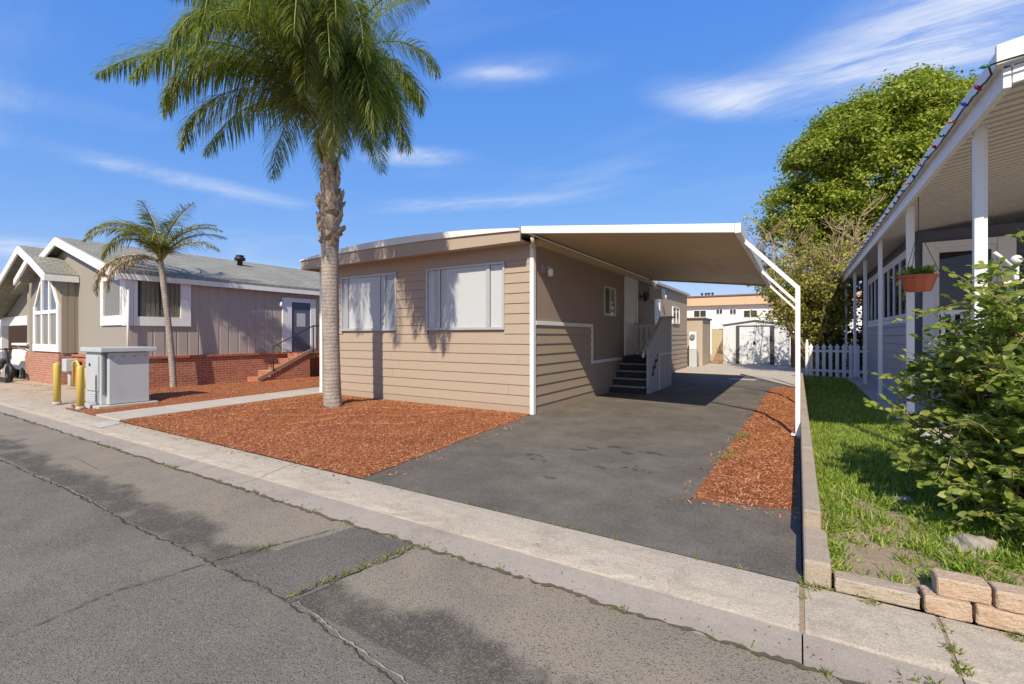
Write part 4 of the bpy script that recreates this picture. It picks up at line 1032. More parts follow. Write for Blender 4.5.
# things under the left carport
cart = thing('utility_cart', 'small white cart with a red stripe parked under the left carport', 'cart', (-24.4, 5.3, 0))
b = B(); b.prism([(-25.4, .3), (-23.6, .3), (-23.45, .62), (-23.6, .95), (-24.1, 1.12), (-25.2, 1.12), (-25.45, .7)], 'y', 5.0, 5.45); b.build('body', M['white'], cart, bevel=.06)
b = B(); b.box(-25.2, -23.4, 4.98, 5.5, 1.2, 1.29); b.box(-25.1, -25.02, 5.1, 5.2, 1.1, 1.2); b.box(-23.6, -23.52, 5.1, 5.2, .9, 1.2); b.build('canopy', M['white'], cart, bevel=.02)
b = B(); b.box(-25.1, -23.5, 4.985, 4.999, 1.08, 1.13); b.build('stripe', M['terracotta'], cart)
for x in (-25.0, -23.9):
    b = B(); b.tube([(x, 4.98, .2), (x, 5.12, .2)], .2, 18); b.build('wheel', M['black'], cart)
bike = thing('motorbike', 'dark motorbike parked at the far left under a grey cover', 'motorbike', (-23.7, 4.6, 0))
for x in (-23.0, -24.7):
    b = B()
    ring = [(x + .27 * math.cos(a), 4.5, .3 + .27 * math.sin(a)) for a in np.linspace(0, 6.283, 21)]; b.tube(ring, .06, 8, False); b.lathe((x, 4.5, .27), [(.03, 0), (.03, .06)], 8)
    for a in np.linspace(0, 6.283, 7)[:-1]: b.tube([(x, 4.5, .3), (x + .25 * math.cos(a), 4.5, .3 + .25 * math.sin(a))], .01, 5)
    b.build('wheel', M['black'], bike)
b = B(); b.tube([(-23.00, 4.5, .3), (-23.35, 4.5, .95), (-23.45, 4.5, 1.12)], .04, 8); b.tube([(-23.40, 4.5, .8), (-24.00, 4.5, .45), (-24.70, 4.5, .3)], .06, 8); b.tube([(-23.50, 4.2, 1.12), (-23.45, 4.5, 1.08), (-23.50, 4.8, 1.12)], .02, 8); b.build('frame', M['black'], bike)
b = B(); b.prism([(-23.35, .75), (-23.90, .55), (-24.90, .62), (-25.00, .85), (-24.30, .82), (-23.90, 1.0), (-23.45, 1.0)], 'y', 4.36, 4.64); b.build('cover', M['pgrey_d'], bike, bevel=.05)
tl = B(); tl.box(-24.10, -22.20, 4.25, 4.38, .0, .14); tag(tl.build('timber', M['black'], None, (-23.10, 4.3, 0), bevel=.01), 'dark timber lying on the dirt in front of the motorbike', 'timber')

# ------------------------------------------------------------------ vegetation
CR = Vector((.8513, .5247, 0)); CF = Vector((-.5247, .8513, 0))     # right-hand and far directions of the scene
def frond(base, az, e0, e1, L, nl, ll, droop, W, vs, fs, rv, seg=16, plum=.8, bend=1.0, side=0.):
    """arching rachis with two ranks of drooping leaflets (numpy lists vs/fs), rachis points appended to rv"""
    h = Vector((math.cos(az), math.sin(az), 0)); p = Vector(base); pts = [p.copy()]; dirs = []
    lat0 = Vector((0, 0, 1)).cross(h)
    for i in range(seg):
        u = (i + .5) / seg; e = e0 + (e1 - e0) * u ** bend
        d = (h * math.cos(e) + Vector((0, 0, 1)) * math.sin(e) + lat0 * side * u).normalized()
        p = p + d * (L / seg); pts.append(p.copy()); dirs.append(d)
    rv.append((pts, [.045 * (L / 4.) * (1 - .85 * i / seg) + .004 for i in range(seg + 1)]))
    for k in range(nl):
        u = .14 + .86 * k / nl; fi = u * seg; i = min(int(fi), seg - 1)
        q = pts[i].lerp(pts[i + 1], fi - i); d = dirs[i]
        lat = d.cross(Vector((0, 0, 1)))
        lat = lat.normalized() if lat.length > .05 else lat0
        up = lat.cross(d).normalized()
        for s in (-1, 1):
            l = ll * (math.sin(math.pi * min(1, .12 + u * .86)) ** .6) * random.uniform(.75, 1.1)
            fw = .45 + .5 * u; tilt = random.uniform(-plum, plum)
            o = (lat * s * math.cos(tilt) + up * math.sin(tilt) + d * fw).normalized()
            a = q; g = Vector((0, 0, -1))
            segs = 3; prev = a; w = W * random.uniform(.7, 1.15); dirv = o; base_i = len(vs)
            wd = dirv.cross(g); wd = wd.normalized() if wd.length > .05 else d
            wd = (wd * .75 + d * .5).normalized()
            for j in range(segs + 1):
                wj = w * (.55, 1, .8, .08)[j]
                vs.append(prev - wd * wj / 2); vs.append(prev + wd * wj / 2)
                dirv = (dirv + g * droop * (.5 + .6 * j)).normalized(); prev = prev + dirv * (l / segs)
            for j in range(segs): fs.append((base_i + 2 * j, base_i + 2 * j + 1, base_i + 2 * j + 3, base_i + 2 * j + 2))

def az_of(deg):  # 0 = to the right of the picture, 90 = away
    v = CR * math.cos(R(deg)) + CF * math.sin(R(deg)); return math.atan2(v.y, v.x)

pt = thing('queen_palm', 'tall queen palm with thick ringed trunk in the red mulch bed', 'palm tree', (-8.2, 6.23, .1))
b = B(); ctr = [(-8.2, 0), (-8.22, .6), (-8.26, 1.6), (-8.28, 2.6), (-8.29, 3.3), (-8.29, 3.5)]; rad = [.185, .172, .165, .168, .172, .18]
Z = np.linspace(-.05, 3.55, 60)
b.tube([(np.interp(z, [c[1] for c in ctr], [c[0] for c in ctr]), 6.23, z) for z in Z], [float(np.interp(z, [c[1] for c in ctr], rad)) + random.uniform(-.003, .003) + (.05 * max(0, .12 - z)) for z in Z], 20)
b.build('trunk', M['bark_palm'], pt)
# leaf-base boots around the upper trunk
b = B(); b.tube([(-8.29, 6.23, 3.45), (-8.29, 6.23, 3.8), (-8.29, 6.23, 4.4), (-8.30, 6.23, 4.95), (-8.31, 6.23, 5.1)], [.165, .185, .18, .145, .13], 14)
for i in range(46):
    z = 3.42 + 1.45 * (i / 46) + random.uniform(-.09, .09); a = i * 2.39996 + random.uniform(-.4, .4)
    r0 = (.2 if z < 4.4 else .155) * random.uniform(.9, 1.1)
    h = Vector((math.cos(a), math.sin(a), 0)); tn = Vector((-math.sin(a), math.cos(a), 0)); c = Vector((-8.29, 6.23, z))
    L = random.uniform(.16, .46); w = random.uniform(.07, .16); out = random.uniform(-.02, .12); sk = random.uniform(-.08, .08)
    vs = [c + h * (r0 - .06) - tn * w, c + h * (r0 - .06) + tn * w, c + h * (r0 + .03) - tn * w * .8 + Vector((0, 0, L * .4)), c + h * (r0 + .035) + tn * w * .7 + Vector((0, 0, L * .3)),
          c + h * (r0 + out) + tn * (sk - w * .35) + Vector((0, 0, L)), c + h * (r0 + out) + tn * (sk + w * .2) + Vector((0, 0, L * random.uniform(.6, 1.15))), c + h * (r0 - .1) + tn * sk + Vector((0, 0, L * .7))]
    b.add(vs, [(0, 1, 3, 2), (2, 3, 5, 4), (4, 5, 6), (0, 2, 4, 6), (1, 6, 5, 3)])
b.build('old_leaf_bases', M['bark_boot'], pt)
b = B(); b.tube([(-8.31, 6.23, 4.95), (-8.32, 6.23, 5.5), (-8.33, 6.23, 6.1), (-8.35, 6.23, 6.7)], [.135, .125, .11, .05], 12); b.build('crownshaft', M['shaft'], pt)
FR = [  # azimuth, start elevation, end elevation, length, bend, side sway
    (186, 60, -32, 5.2, .95, -.1), (172, 80, 0, 5.6, 1.0, 0), (198, 66, -76, 3.7, .9, 0), (205, 66, -78, 3.6, .85, 0), (222, 74, -70, 4.0, .9, 0), (240, 70, -80, 3.9, .9, .1), (302, 50, -92, 3.7, .9, 0), (304, 38, -92, 3.6, .9, 0), (314, 40, -94, 3.7, .9, .1), (293, 48, -94, 4.2, .9, 0), (300, 44, -94, 4.3, .95, .1), (312, 43, -92, 3.4, .9, 0), (324, 48, -92, 2.9, .9, 0), (309, 58, -92, 3.7, .95, 0), (298, 56, -92, 4.0, .95, 0), (306, 46, -92, 3.3, .9, 0), (318, 52, -92, 3.0, .9, 0), (296, 44, -90, 3.6, .9, 0), (285, 50, -92, 4.0, .9, 0), (196, 54, -82, 3.4, .9, 0),
    (256, 78, -80, 4.2, 1.0, 0), (290, 76, -84, 4.0, 1., .05), (312, 72, -88, 3.0, .9, 0), (350, 84, -84, 2.9, 1.1, 0), (4, 87, -70, 3.3, 1.3, .0), (20, 82, -85, 2.7, 1.1, 0), (286, 64, -82, 5.4, .95, 0), (280, 72, -76, 5.4, 1., 0), (290, 68, -84, 5.0, .9, .05), (284, 70, -80, 5.0, .95, 0), (293, 75, -72, 4.8, 1.0, 0), (276, 67, -82, 4.8, .95, 0), (300, 70, -84, 4.4, .95, 0), (266, 70, -84, 4.8, 1.0, 0),
    (340, 72, -88, 2.6, 1.0, 0), (30, 88, 20, 4.2, 1.4, -.1), (60, 74, -75, 3.2, 1.0, 0), (85, 72, -60, 3.8, 1.0, 0), (112, 66, -74, 3.8, .9, 0), (140, 62, -80, 3.5, .85, 0), (160, 66, -60, 4.0, .9, .1),
    (270, 87, -30, 4.4, 1.5, 0), (200, 86, -20, 4.8, 1.4, 0), (325, 87, -50, 4.2, 1.4, 0), (100, 86, -30, 4.6, 1.3, 0), (236, 72, -70, 3.4, .9, 0), (215, 84, 0, 4.8, 1.2, 0), (150, 84, 10, 5, 1.2, 0)]
vs = []; fs = []; rv = []
for a, e0, e1, L, bd, sd in FR:
    az = az_of(a); bz = random.uniform(5.7, 6.5)
    frond((-8.33 + .1 * math.cos(az), 6.23 + .1 * math.sin(az), bz), az, R(e0), R(e1), L, int(54 * L), .82, .42, .019, vs, fs, rv, 18, .9, bd, sd)
raw('fronds', np.array([tuple(v) for v in vs]), fs, M['frond'], pt)
b = B()
for pts, rads in rv: b.tube(pts, [r * .55 for r in rads], 6)
b.build('frond_stalks', M['stalk'], pt)
# hanging old flower stalk / sheath fibres
b = B()
for i in range(12):
    a = random.uniform(0, 6.28); z = random.uniform(5.0, 5.7)
    b.tube([(-8.32 + .12 * math.cos(a), 6.23 + .12 * math.sin(a), z), (-8.32 + .22 * math.cos(a), 6.23 + .22 * math.sin(a), z + .25), (-8.32 + .26 * math.cos(a + .3), 6.23 + .26 * math.sin(a + .3), z + random.uniform(.3, .7))], [.04, .03, .01], 5)
b.build('leaf_sheaths', M['shaft'], pt)

sp = thing('small_palm', 'young slender palm leaning beside the brick base with one brown frond', 'palm tree', (-15.45, 6.3, 0))
Z = np.linspace(0, 3.7, 40); b = B()
b.tube([(-15.45 - .02 * z, 6.32 - .3 * (z / 3.7) ** 1.4, z) for z in Z], [.085 - .012 * (z / 3.7) + (.05 * max(0, .2 - z)) for z in Z], 12)
b.build('trunk', M['bark_palm'], sp)
top = (-15.53, 6.02, 3.65); vs = []; fs = []; rv = []
for a, e0, e1, L, sd in ((178, 86, -78, 2.5, 0), (158, 87, -40, 2.6, 0), (195, 80, -85, 2.1, 0), (185, 84, -50, 2.8, 0), (110, 86, 0, 2.4, 0), (60, 80, 0, 2.3, 0), (12, 78, -20, 2.2, 0), (0, 58, -40, 2.0, 0), (345, 82, 20, 2.2, 0), (250, 84, -40, 2.1, 0), (300, 74, -50, 1.8, 0), (215, 82, -60, 2.3, 0), (280, 86, 30, 1.9, 0), (25, 70, -20, 2.1, 0), (140, 84, 10, 2.4, 0)):
    frond(top, az_of(a), R(e0), R(e1), L * .97, 72, .46, .2, .022, vs, fs, rv, 14, .6, 1.1, sd)
raw('fronds', np.array([tuple(v) for v in vs]), fs, M['frond_s'], sp)
b = B()
for pts, rads in rv: b.tube(pts, [r * 1.3 for r in rads], 6)
b.build('frond_stalks', M['shaft'], sp)
vs = []; fs = []; rv = []
frond(top, az_of(214), R(40), R(-105), 2.2, 46, .45, .35, .028, vs, fs, rv, 12, .7, .9)
frond(top, az_of(226), R(30), R(-100), 1.8, 46, .4, .35, .028, vs, fs, rv, 12, .7, .9)
raw('dead_frond', np.array([tuple(v) for v in vs]), fs, M['frond_dead'], sp)
b = B()
for pts, rads in rv: b.tube(pts, [r * 1.5 for r in rads], 6)
b.build('dead_stalk', M['bark_boot'], sp)

def limb(b, a, c, r0, r1, n=6, wob=.12):
    a = Vector(a); c = Vector(c); L = (c - a).length; pts = []; rr = []
    off = Vector((random.uniform(-1, 1), random.uniform(-1, 1), random.uniform(-.5, .5))) * L * wob
    for i in range(n + 1):
        t_ = i / n; pts.append(a.lerp(c, t_) + off * math.sin(math.pi * t_) + Vector((random.uniform(-1, 1), random.uniform(-1, 1), 0)) * L * .015); rr.append(r0 + (r1 - r0) * t_)
    b.tube(pts, rr, 7); return pts
# large tree behind the porch house
bt = thing('broadleaf_tree', 'big dense bright green tree towering behind the porch house', 'tree', (4.2, 27, 0))
LOBES = [(.4, 25.6, 5.3, 1.7), (2.2, 25.6, 5.2, 2.0), (4.0, 26, 5.2, 2.0), (-.8, 25.0, 7.2, 2.0), (-.2, 24.4, 9.0, 1.7), (1.2, 24.6, 9.6, 2.2), (2.6, 25.2, 10.6, 2.2), (4.2, 26.0, 11.2, 2.1), (6.2, 27.2, 11.0, 2.2), (2.4, 24.2, 7.6, 2.4), (4.4, 25.0, 8.4, 2.8), (.6, 24.8, 6.4, 2.0), (6.5, 26.5, 8.0, 3.0), (3.5, 26.8, 6.0, 2.6), (5.4, 27.0, 12.3, 1.2), (3.4, 25.8, 11.9, 1.0), (.9, 24.9, 10.8, 1.1), (8.5, 28.5, 10.5, 2.4), (8.8, 29, 7.0, 2.6), (-1.5, 25.2, 6.4, 1.1)]
b = B(); fork = limb(b, (4.2, 27, 0), (4.0, 26.7, 4.0), .42, .3)
b.build('trunk', M['bark'], bt)
b = B()
for x, y, z, r in LOBES: limb(b, (4.0, 26.7, random.uniform(3.2, 4.2)), (x, y, z), .2, .05)
b.build('limb', M['bark'], bt)
cl_ = []
LOBES = [(x + (1.15 if x < 0 else .85), y, z - .1 - (.9 if x > 3.9 and z > 9 else 0), r * .93) for x, y, z, r in LOBES]
for x, y, z, r in list(LOBES):
    for k in range(7):
        d_ = unit(1)[0]; d_[2] = abs(d_[2]) * .9 - .15; q_ = r * random.uniform(.22, .4)
        LOBES.append((x + d_[0] * r * .92, y + d_[1] * r * .92, z + d_[2] * r * .85, q_))
for x, y, z, r in LOBES:
    n = int(19 * r * r) + 4; d = unit(n); d[:, 2] = np.where(d[:, 2] < -.35, -d[:, 2], d[:, 2])
    rr = r * RNG.uniform(.72, 1.08, n); cl_.append(np.column_stack([np.array([x, y, z]) + d * rr[:, None] * np.array([1, 1, .85]), d]))
cl_ = np.vstack(cl_)
def clump_leaves(cl_, per, spread, size, droop=.2, outward=.8):
    n = len(cl_) * per; c = np.repeat(cl_[:, :3], per, 0); d = np.repeat(cl_[:, 3:], per, 0)
    sc = np.repeat(RNG.uniform(.6, 1.25, len(cl_)), per)[:, None]
    pos = c + RNG.normal(0, spread, (n, 3)) * sc * np.array([1, 1, .6])
    nrm = d * outward + unit(n) * .9 + np.array([0, 0, .55])
    return scatter(DIAM_V, DIAM_T, frames(nrm, RNG.uniform(0, 6.28, n)), pos, RNG.uniform(size * .65, size * 1.3, n))
v, f = clump_leaves(cl_, 84, .24, .14); raw('crown', v, f, M['tree'], bt)

# yellowing shrub with bare twigs
ys_ = thing('yellow_shrub', 'tall straggly shrub with yellow green leaves and bare twigs behind the picket fence', 'shrub', (.9, 21.6, 0))
b = B(); tips = []
for i in range(24):
    a = random.uniform(0, 6.28); r = random.uniform(.4, 2.2); h = random.uniform(3.4, 6.0)
    base = Vector((.9 + .25 * math.cos(a), 21.6 + .25 * math.sin(a), 0)); top_ = Vector((.55 + r * math.cos(a) * 1.05, 21.6 + r * math.sin(a), h))
    p = limb(b, base, top_, .05, .014, 8, .08)
    for q in p[3:]:
        for k in range(4):
            e = q + Vector((random.uniform(-1, 1), random.uniform(-1, 1), random.uniform(.1, 1.1))) * random.uniform(.4, .9)
            s2 = limb(b, q, e, .018, .008, 3, .1); tips += s2[1:]
            for kk in range(2):
                e2 = e + Vector((random.uniform(-1, 1), random.uniform(-1, 1), random.uniform(-.2, .9))) * .45
                s3 = limb(b, s2[2], e2, .009, .005, 2, .1); tips += s3[1:]
b.build('twig', M['cane'], ys_)
T = np.array([tuple(t_) for t_ in tips]); keep = RNG.random(len(T)) < np.clip((5.3 - T[:, 2]) / 2.8, .06, .8); T = T[keep]
cl2 = np.column_stack([T, unit(len(T))]); v, f = clump_leaves(cl2, 9, .15, .13); raw('foliage', v, f, M['shrubleaf'], ys_)
# spiky and dark plants beyond the picket fence
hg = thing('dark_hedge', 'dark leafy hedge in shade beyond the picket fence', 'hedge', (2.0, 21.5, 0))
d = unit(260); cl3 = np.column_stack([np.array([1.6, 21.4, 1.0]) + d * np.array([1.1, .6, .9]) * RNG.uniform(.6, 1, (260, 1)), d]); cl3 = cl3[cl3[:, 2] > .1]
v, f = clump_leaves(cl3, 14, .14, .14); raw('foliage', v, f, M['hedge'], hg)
b = B()
for i in range(5): limb(b, (1.2 + i * .2, 21.4, 0), (.9 + i * .35, 21.4, 1.2), .03, .012)
b.build('stem', M['bark'], hg)

# foreground bush at the right
rb = thing('rose_bush', 'large leafy bush with arching canes in front of the porch', 'bush', (1.75, 4.9, .15))
b = B(); lp = []; ld = []
def lawn_base(): return Vector((random.uniform(1.25, 2.5), random.uniform(4.6, 5.4), .14))
def cane(a, tip, r=.011):
    a = Vector(a); tip = Vector(tip); L = (tip - a).length; pts = []
    for i in range(9):
        t_ = i / 8; p = a.lerp(tip, t_) + Vector((0, 0, 1)) * .22 * L * math.sin(math.pi * t_) * .6; pts.append(p + Vector((random.uniform(-1, 1), random.uniform(-1, 1), 0)) * .012)
    b.tube(pts, [r * (1 - .65 * i / 8) for i in range(9)], 6)
    return pts
canes = []
for i in range(128):
    base = lawn_base()
    tip = Vector((random.uniform(1.0, 3.0), random.uniform(3.9, 5.9), random.uniform(.3, 1.8)))
    canes.append(cane(base, tip))
for tip in ((1.42, 4.5, 2.2), (1.34, 4.55, 2.05), (1.48, 4.4, 2.1), (1.25, 4.6, 1.85), (.95, 4.9, 1.3), (.85, 5.0, 1.3), (2.0, 4.5, 2.1), (1.7, 4.5, 2.05), (1.5, 4.7, 2.0), (1.05, 4.8, 1.45), (.98, 4.9, 1.3), (.78, 4.95, 1.02), (.82, 4.8, .85), (1.1, 4.6, 1.55), (1.95, 4.7, 1.95), (2.2, 4.9, 1.9), (1.08, 4.45, 1.85), (1.02, 4.6, 1.6), (1.18, 4.45, 2.0), (.74, 5.0, 1.2), (.68, 5.0, .9), (.72, 4.9, .65), (.86, 5.0, 1.25), (.84, 4.9, 1.1), (.8, 5.1, .7), (.78, 4.8, .55), (.88, 4.6, .45), (.95, 4.45, .75), (1.0, 4.4, 1.0), (.9, 4.9, .9), (1.05, 4.3, .35), (1.2, 4.1, .4), (1.3, 4.0, .9), (1.1, 4.6, 1.5), (.9, 4.7, .95), (.95, 4.8, 1.35), (1.0, 4.6, 1.2), (1.05, 4.5, .9), (.95, 4.6, .6), (1.0, 4.3, .5), (1.15, 4.1, .7), (1.2, 4.2, 1.3), (1.2, 4.7, 1.6), (1.25, 4.6, 1.7), (1.6, 4.2, 1.85), (1.75, 4.3, 1.7)):
    canes.append(cane((1.45 + random.uniform(-.25, .45), 4.95, .14), tip, .012))
for pts in canes:
    for i in range(3, 9):
        for k in range(3 if i < 8 else 5):
            q = pts[i]; e = q + Vector((random.uniform(-1, 1), random.uniform(-1, 1), random.uniform(-.5, .7))).normalized() * random.uniform(.08, .26)
            b.tube([q, q.lerp(e, .5) + Vector((0, 0, .02)), e], [.004, .003, .002], 4)
            dr = (e - q).normalized()
            for m_ in range(7):      # compound leaf
                u = .15 + .85 * m_ / 6; s = -1 if m_ % 2 else 1
                lp.append(tuple(q.lerp(e, u)))
                side = dr.cross(Vector((0, 0, 1))) * s
                ld.append(tuple(dr * (.9 if m_ == 6 else .45) + side * (0 if m_ == 6 else .9) + Vector((0, 0, random.uniform(-.35, .3)))))
b.build('cane', M['cane'], rb)
lp = np.array(lp); ld = np.array(ld); n = len(lp); ld /= np.linalg.norm(ld, axis=1, keepdims=True)
def leaf_frames(y, jit=.75):
    up = np.array([[.3, -.75, .85]]) + RNG.normal(0, jit, y.shape)
    x = np.cross(y, up); x /= np.linalg.norm(x, axis=1, keepdims=True) + 1e-9
    return np.stack([x, y, np.cross(x, y)], 2)
red = (np.abs(lp[:, 0] - 1.72) < .16) & (lp[:, 2] > 1.72)
lf_ = leaf_frames(ld[~red]); lf_[:, :, 0] *= RNG.uniform(.75, 1.35, len(lf_))[:, None]; lf_[:, :, 2] *= RNG.uniform(-.5, 3.2, len(lf_))[:, None]
v, f = scatter(LEAF_V, LEAF_T, lf_, lp[~red], RNG.uniform(.032, .09, (~red).sum())); raw('foliage', v, f, M['rose'], rb, smooth=True)
v, f = scatter(LEAF_V, LEAF_T, leaf_frames(ld[red]), lp[red], RNG.uniform(.05, .1, red.sum()))
if red.sum(): raw('young_leaves', v, f, M['rose_red'], rb, smooth=True)

# grass and weeds
def blades(poly, n, hmin, hmax, zf, w=.05, lean=.5, dens=None, clump=None):
    p = sample(poly, n)
    if dens is not None: p = p[RNG.random(len(p)) < dens(p)]
    if clump: p = p + RNG.normal(0, clump, p.shape)
    n = len(p); z = np.array([zf(x, y) for x, y in p]) - .005
    nrm = np.column_stack([RNG.normal(0, lean, n), RNG.normal(0, lean, n), np.ones(n)])
    tv = [(-.5 * w, 0, 0), (.5 * w, 0, 0), (-.42 * w, .06, .5), (.42 * w, .06, .5), (0, .28, 1)]
    tf = [(0, 1, 3), (0, 3, 2), (2, 3, 4)]
    return scatter(tv, tf, frames(nrm, RNG.uniform(0, 6.28, n)), np.column_stack([p, z]), RNG.uniform(hmin, hmax, n))
def nz(p, s=1.0, o=0): return .5 + .25 * np.sin(p[:, 0] * 4.1 * s + o) * np.cos(p[:, 1] * 3.3 * s + o) + .25 * np.sin(p[:, 0] * 9.7 * s + p[:, 1] * 7.9 * s + o)
def bare(p):
    d = np.exp(-(((p[:, 0] - .46) / .2) ** 2 + ((p[:, 1] - 3.92) / .36) ** 2)) + .6 * np.exp(-(((p[:, 0] - .6) / .2) ** 2 + ((p[:, 1] - 4.5) / .25) ** 2))
    q = np.clip((p[:, 1] - 3.55) / .9, .0, 1); front = np.clip(q + .55 * (nz(p, 1.9, 2.) > .5), .22, 1)
    return np.clip(1 - .97 * d, .04, 1) * np.clip(.3 + nz(p), 0, 1) * front
L1 = [(.16, 3.54), (2.6, 3.57), (2.6, 5.6), (1.6, 5.6), (1.36, 7.1), (.16, 7.1)]; L2 = [(.16, 7.1), (1.36, 7.1), (1.36, 11.5), (.16, 11.5)]; L3 = [(.16, 11.5), (1.36, 11.5), (1.36, 18.9), (.16, 18.9)]
cc = sample(L1, 1500); cc = cc[RNG.random(len(cc)) < bare(cc) * 1.1]
cp = np.repeat(cc, 26, 0); cp = cp + RNG.normal(0, .028, cp.shape); cp = cp[inpoly(cp, L1)]
nn = len(cp); ch = RNG.uniform(.03, .11, nn); cz = np.array([lawnz(x, y) for x, y in cp]) - .004
tuft = scatter([(-.05, 0, 0), (.05, 0, 0), (-.042, .1, .45), (.042, .1, .45), (0, .42, .85)], [(0, 1, 3), (0, 3, 2), (2, 3, 4)], frames(np.column_stack([RNG.normal(0, .6, nn), RNG.normal(0, .6, nn), np.ones(nn)]), RNG.uniform(0, 6.28, nn)), np.column_stack([cp, cz]), ch)
sets = [tuft, blades(L1, 40000, .02, .075, lawnz, .11, .85, bare), blades(L2, 18000, .035, .09, lawnz, .12, .65), blades(L3, 11000, .05, .1, lawnz, .16, .5)]
v = np.vstack([s[0] for s in sets]); o_ = np.cumsum([0] + [len(s[0]) for s in sets[:-1]]); f = np.vstack([s[1] + k for s, k in zip(sets, o_)])
o = raw('lawn_grass', v, f, M['grass'], kind='stuff'); o['label'] = 'unmown green grass on the strip of lawn'; o['category'] = 'grass'
def weeds(name, spots, label, hz=0):
    P = []
    for (x, y, z, r, n) in spots:
        a = RNG.uniform(0, 6.28, n); rr = r * np.sqrt(RNG.random(n)); P.append(np.column_stack([x + rr * np.cos(a), y + rr * np.sin(a), np.full(n, z)]))
    P = np.vstack(P); n = len(P)
    nrm = np.column_stack([RNG.normal(0, 1., n), RNG.normal(0, 1., n), np.full(n, .8)])
    tv = [(-.09, 0, 0), (.09, 0, 0), (-.07, .05, .5), (.07, .05, .5), (0, .2, 1)]; tf = [(0, 1, 3), (0, 3, 2), (2, 3, 4)]
    v, f = scatter(tv, tf, frames(nrm, RNG.uniform(0, 6.28, n)), P, RNG.uniform(.015, .05, n))
    o = raw(name, v, f, M['weed'], kind='stuff'); o['label'] = label; o['category'] = 'weeds'
S = [(.08, 3.46, .0, .1, 160), (.02, 3.3, -.02, .05, 60), (.14, 3.5, .02, .06, 60), (.66, 3.3, -.02, .04, 60), (.66, 3.15, -.03, .035, 50), (.67, 3.02, -.05, .04, 60), (1.25, 3.38, 0, .12, 260), (.95, 3.4, .0, .05, 40), (.35, 3.41, .0, .06, 60), (.5, 2.8, -.066, .1, 70), (.63, 2.75, -.066, .06, 40)]
for x in np.arange(-14, .5, .17):
    if random.random() < .55: S.append((x, 2.67 + random.uniform(-.02, .02), ROADZ, random.uniform(.02, .06), random.randint(4, 26)))
for x in np.arange(-10.4, -.05, .14):
    if random.random() < .45: S.append((x, 3.425, .0, random.uniform(.015, .04), random.randint(3, 12)))
for tt in np.linspace(0, 1, 26): S.append((-2.68 + .18 * tt + random.uniform(-.01, .01), 1.70 + .95 * tt, ROADZ + .004, .014, random.randint(4, 20)))
for tt in np.linspace(.1, .55, 9): S.append((-3.58 + .29 * tt, 1.69 + .83 * tt, ROADZ + .004, .012, random.randint(3, 12)))
weeds('weeds', S, 'small weeds and grass tufts growing in the kerb joints and road cracks')
S = []
for x, y in ((-.75, 6.3), (-.72, 6.6), (-.75, 7.6), (-.7, 7.9), (-.55, 9.2), (-.4, 9.6), (-.3, 10.5), (-.65, 8.0)): S.append((x, y, .03, .13, 110))
for i in range(30): S.append((random.uniform(-23, -13.5), random.uniform(3.6, 4.9), 0, .12, 30))
weeds('weeds', S, 'sparse weeds in the mulch strip and dirt yard')

# ------------------------------------------------------------------ camera, sun, sky
cam = bpy.data.cameras.new('camera'); co_ = bpy.data.objects.new('camera', cam); COL.objects.link(co_); scene.camera = co_
co_.location = (0, 0, 1.55); co_.rotation_euler = (R(90), 0, math.atan2(.5247, .8513))
cam.sensor_width = 36; cam.lens = 464 / 1024 * 36; cam.shift_y = -6 / 1024; cam.clip_end = 2000; cam.clip_start = .05
EL = R(40.5); sd = Vector((.2855, -.958, 0)).normalized() * math.cos(EL) + Vector((0, 0, math.sin(EL)))
sun = bpy.data.lights.new('sun', 'SUN'); so = bpy.data.objects.new('sun', sun); COL.objects.link(so)
sun.energy = 4.2; sun.angle = R(.53); sun.color = (1, .905, .74)
so.rotation_euler = sd.to_track_quat('Z', 'Y').to_euler(); so.location = (0, 0, 30)
w = bpy.data.worlds.new('World'); scene.world = w; w.use_nodes = True
nt = w.node_tree; bg = nt.nodes['Background']
def N(t_, **k):
    n_ = nt.nodes.new(t_)
    for a, c_ in k.items(): setattr(n_, a, c_)
    return n_
sky = N('ShaderNodeTexSky'); sky.sky_type = 'NISHITA'; sky.sun_disc = False
sky.sun_elevation = EL; sky.sun_rotation = math.atan2(.2855, -.958); sky.air_density = 1.0; sky.dust_density = .4; sky.ozone_density = 2.2
def MA(op, a, b_=None, clamp=False):
    n_ = N('ShaderNodeMath', operation=op, use_clamp=clamp)
    for i, x in enumerate((a, b_)):
        if x is None: continue
        if isinstance(x, (int, float)): n_.inputs[i].default_value = x
        else: nt.links.new(x, n_.inputs[i])
    return n_.outputs[0]
tc_ = N('ShaderNodeTexCoord'); sx = N('ShaderNodeSeparateXYZ'); nt.links.new(tc_.outputs['Generated'], sx.inputs[0])
zz = MA('MAXIMUM', sx.outputs[2], .03)
cb = N('ShaderNodeCombineXYZ'); nt.links.new(MA('DIVIDE', sx.outputs[0], zz), cb.inputs[0]); nt.links.new(MA('DIVIDE', sx.outputs[1], zz), cb.inputs[1])
def wn(scale, stretch, rot, detail=7, dist=.4, rough=.6, loc=(0, 0, 0)):
    mp = N('ShaderNodeMapping'); nt.links.new(cb.outputs[0], mp.inputs[0]); mp.inputs['Rotation'].default_value = (0, 0, rot); mp.inputs['Scale'].default_value = (stretch, 1, 1); mp.inputs['Location'].default_value = loc
    n_ = N('ShaderNodeTexNoise'); nt.links.new(mp.outputs[0], n_.inputs['Vector']); n_.inputs['Scale'].default_value = scale; n_.inputs['Detail'].default_value = detail; n_.inputs['Distortion'].default_value = dist; n_.inputs['Roughness'].default_value = rough
    return n_.outputs['Fac']
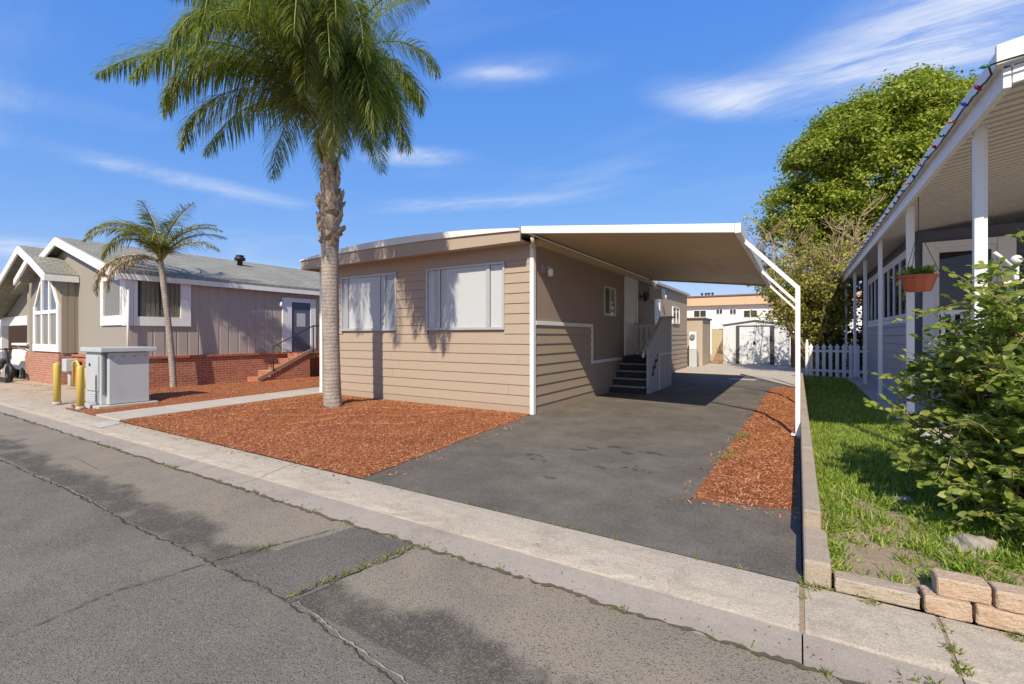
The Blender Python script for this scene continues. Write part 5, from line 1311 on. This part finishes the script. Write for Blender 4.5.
def ramp(v, a, b_, c=0., d=1.):
    n_ = N('ShaderNodeMapRange', interpolation_type='SMOOTHSTEP'); nt.links.new(v, n_.inputs[0])
    for i, x in enumerate((a, b_, c, d)): n_.inputs[i + 1].default_value = x
    return n_.outputs[0]
wisp = MA('MULTIPLY', ramp(wn(1.7, .5, R(20), 8, .9, .6), .25, .7), ramp(wn(6., .35, R(25), 8, 1.2, .68, (3, 5, 0)), .2, .62), True)
wisp2 = ramp(wn(1.8, .45, R(70), 8, .7, .62, (4, 2, 0)), .38, .72)
total = MA('MULTIPLY', ramp(wn(.9, .4, R(30), 7, .5, .6, (7, 1, 0)), .5, .85), .22)
for cx, cy, ra, rb_, rot, st, which in ((-.25, 2.16, .5, .22, 48, .62, 0), (.2, 2.2, .75, .42, 10, .75, 0), (.5, 1.95, .6, .5, 0, .8, 0), (-.95, 1.49, .22, .07, 31, .55, 0), (-.9, 1.5, .45, .16, 20, .32, 0), (-1.82, 1.93, .42, .2, 31, .85, 0), (-3.35, 1.4, 1.5, .3, 84, .42, 1), (-2.75, .66, .5, .25, 60, .42, 1), (-7.5, 3.2, 4.2, 1.6, 80, .95, 1), (-2.1, 2.8, 1.3, .3, 20, .45, 0), (1.4, 2.5, 1.0, .6, 10, .8, 0)):
    mp = N('ShaderNodeMapping', vector_type='TEXTURE'); nt.links.new(cb.outputs[0], mp.inputs[0])
    mp.inputs['Location'].default_value = (cx, cy, 0); mp.inputs['Rotation'].default_value = (0, 0, R(rot)); mp.inputs['Scale'].default_value = (ra, rb_, 1)
    ln = N('ShaderNodeVectorMath', operation='LENGTH'); nt.links.new(mp.outputs[0], ln.inputs[0])
    m_ = ramp(ln.outputs['Value'], 0., 1.0, 1., 0.)
    total = MA('ADD', total, MA('MULTIPLY', MA('MULTIPLY', m_, MA('ADD', MA('MULTIPLY', wisp2 if which else wisp, .92), .08)), st), True)
hz = ramp(sx.outputs[2], .0, .2, .08, 0.)
total = MA('ADD', total, hz, True)
mx = N('ShaderNodeMix', data_type='RGBA'); nt.links.new(total, mx.inputs[0])
hs = N('ShaderNodeHueSaturation'); nt.links.new(sky.outputs[0], hs.inputs['Color']); hs.inputs['Saturation'].default_value = 1.25; hs.inputs['Value'].default_value = 1.2; hs.inputs['Hue'].default_value = .504
sc_ = N('ShaderNodeSeparateColor'); nt.links.new(hs.outputs[0], sc_.inputs[0])
cc_ = N('ShaderNodeCombineColor')
for i, (g_, a_) in enumerate(((.67, .79), (.48, 1.256), (.18, 3.43))):   # evens out the sky from zenith to horizon
    nt.links.new(MA('MULTIPLY', MA('POWER', sc_.outputs[i], g_), a_), cc_.inputs[i])
nt.links.new(cc_.outputs[0], mx.inputs[6]); mx.inputs[7].default_value = (4.9, 5.1, 5.5, 1)
nt.links.new(mx.outputs[2], bg.inputs[0]); bg.inputs[1].default_value = .14
scene.view_settings.view_transform = 'Standard'; scene.view_settings.look = 'None'; scene.view_settings.exposure = .42; scene.view_settings.gamma = 1
scene.view_settings.use_curve_mapping = False
scene.render.engine = 'CYCLES'; scene.cycles.max_bounces = 8; scene.cycles.transparent_max_bounces = 12; scene.cycles.use_denoising = True
scene.cycles.sample_clamp_indirect = 8
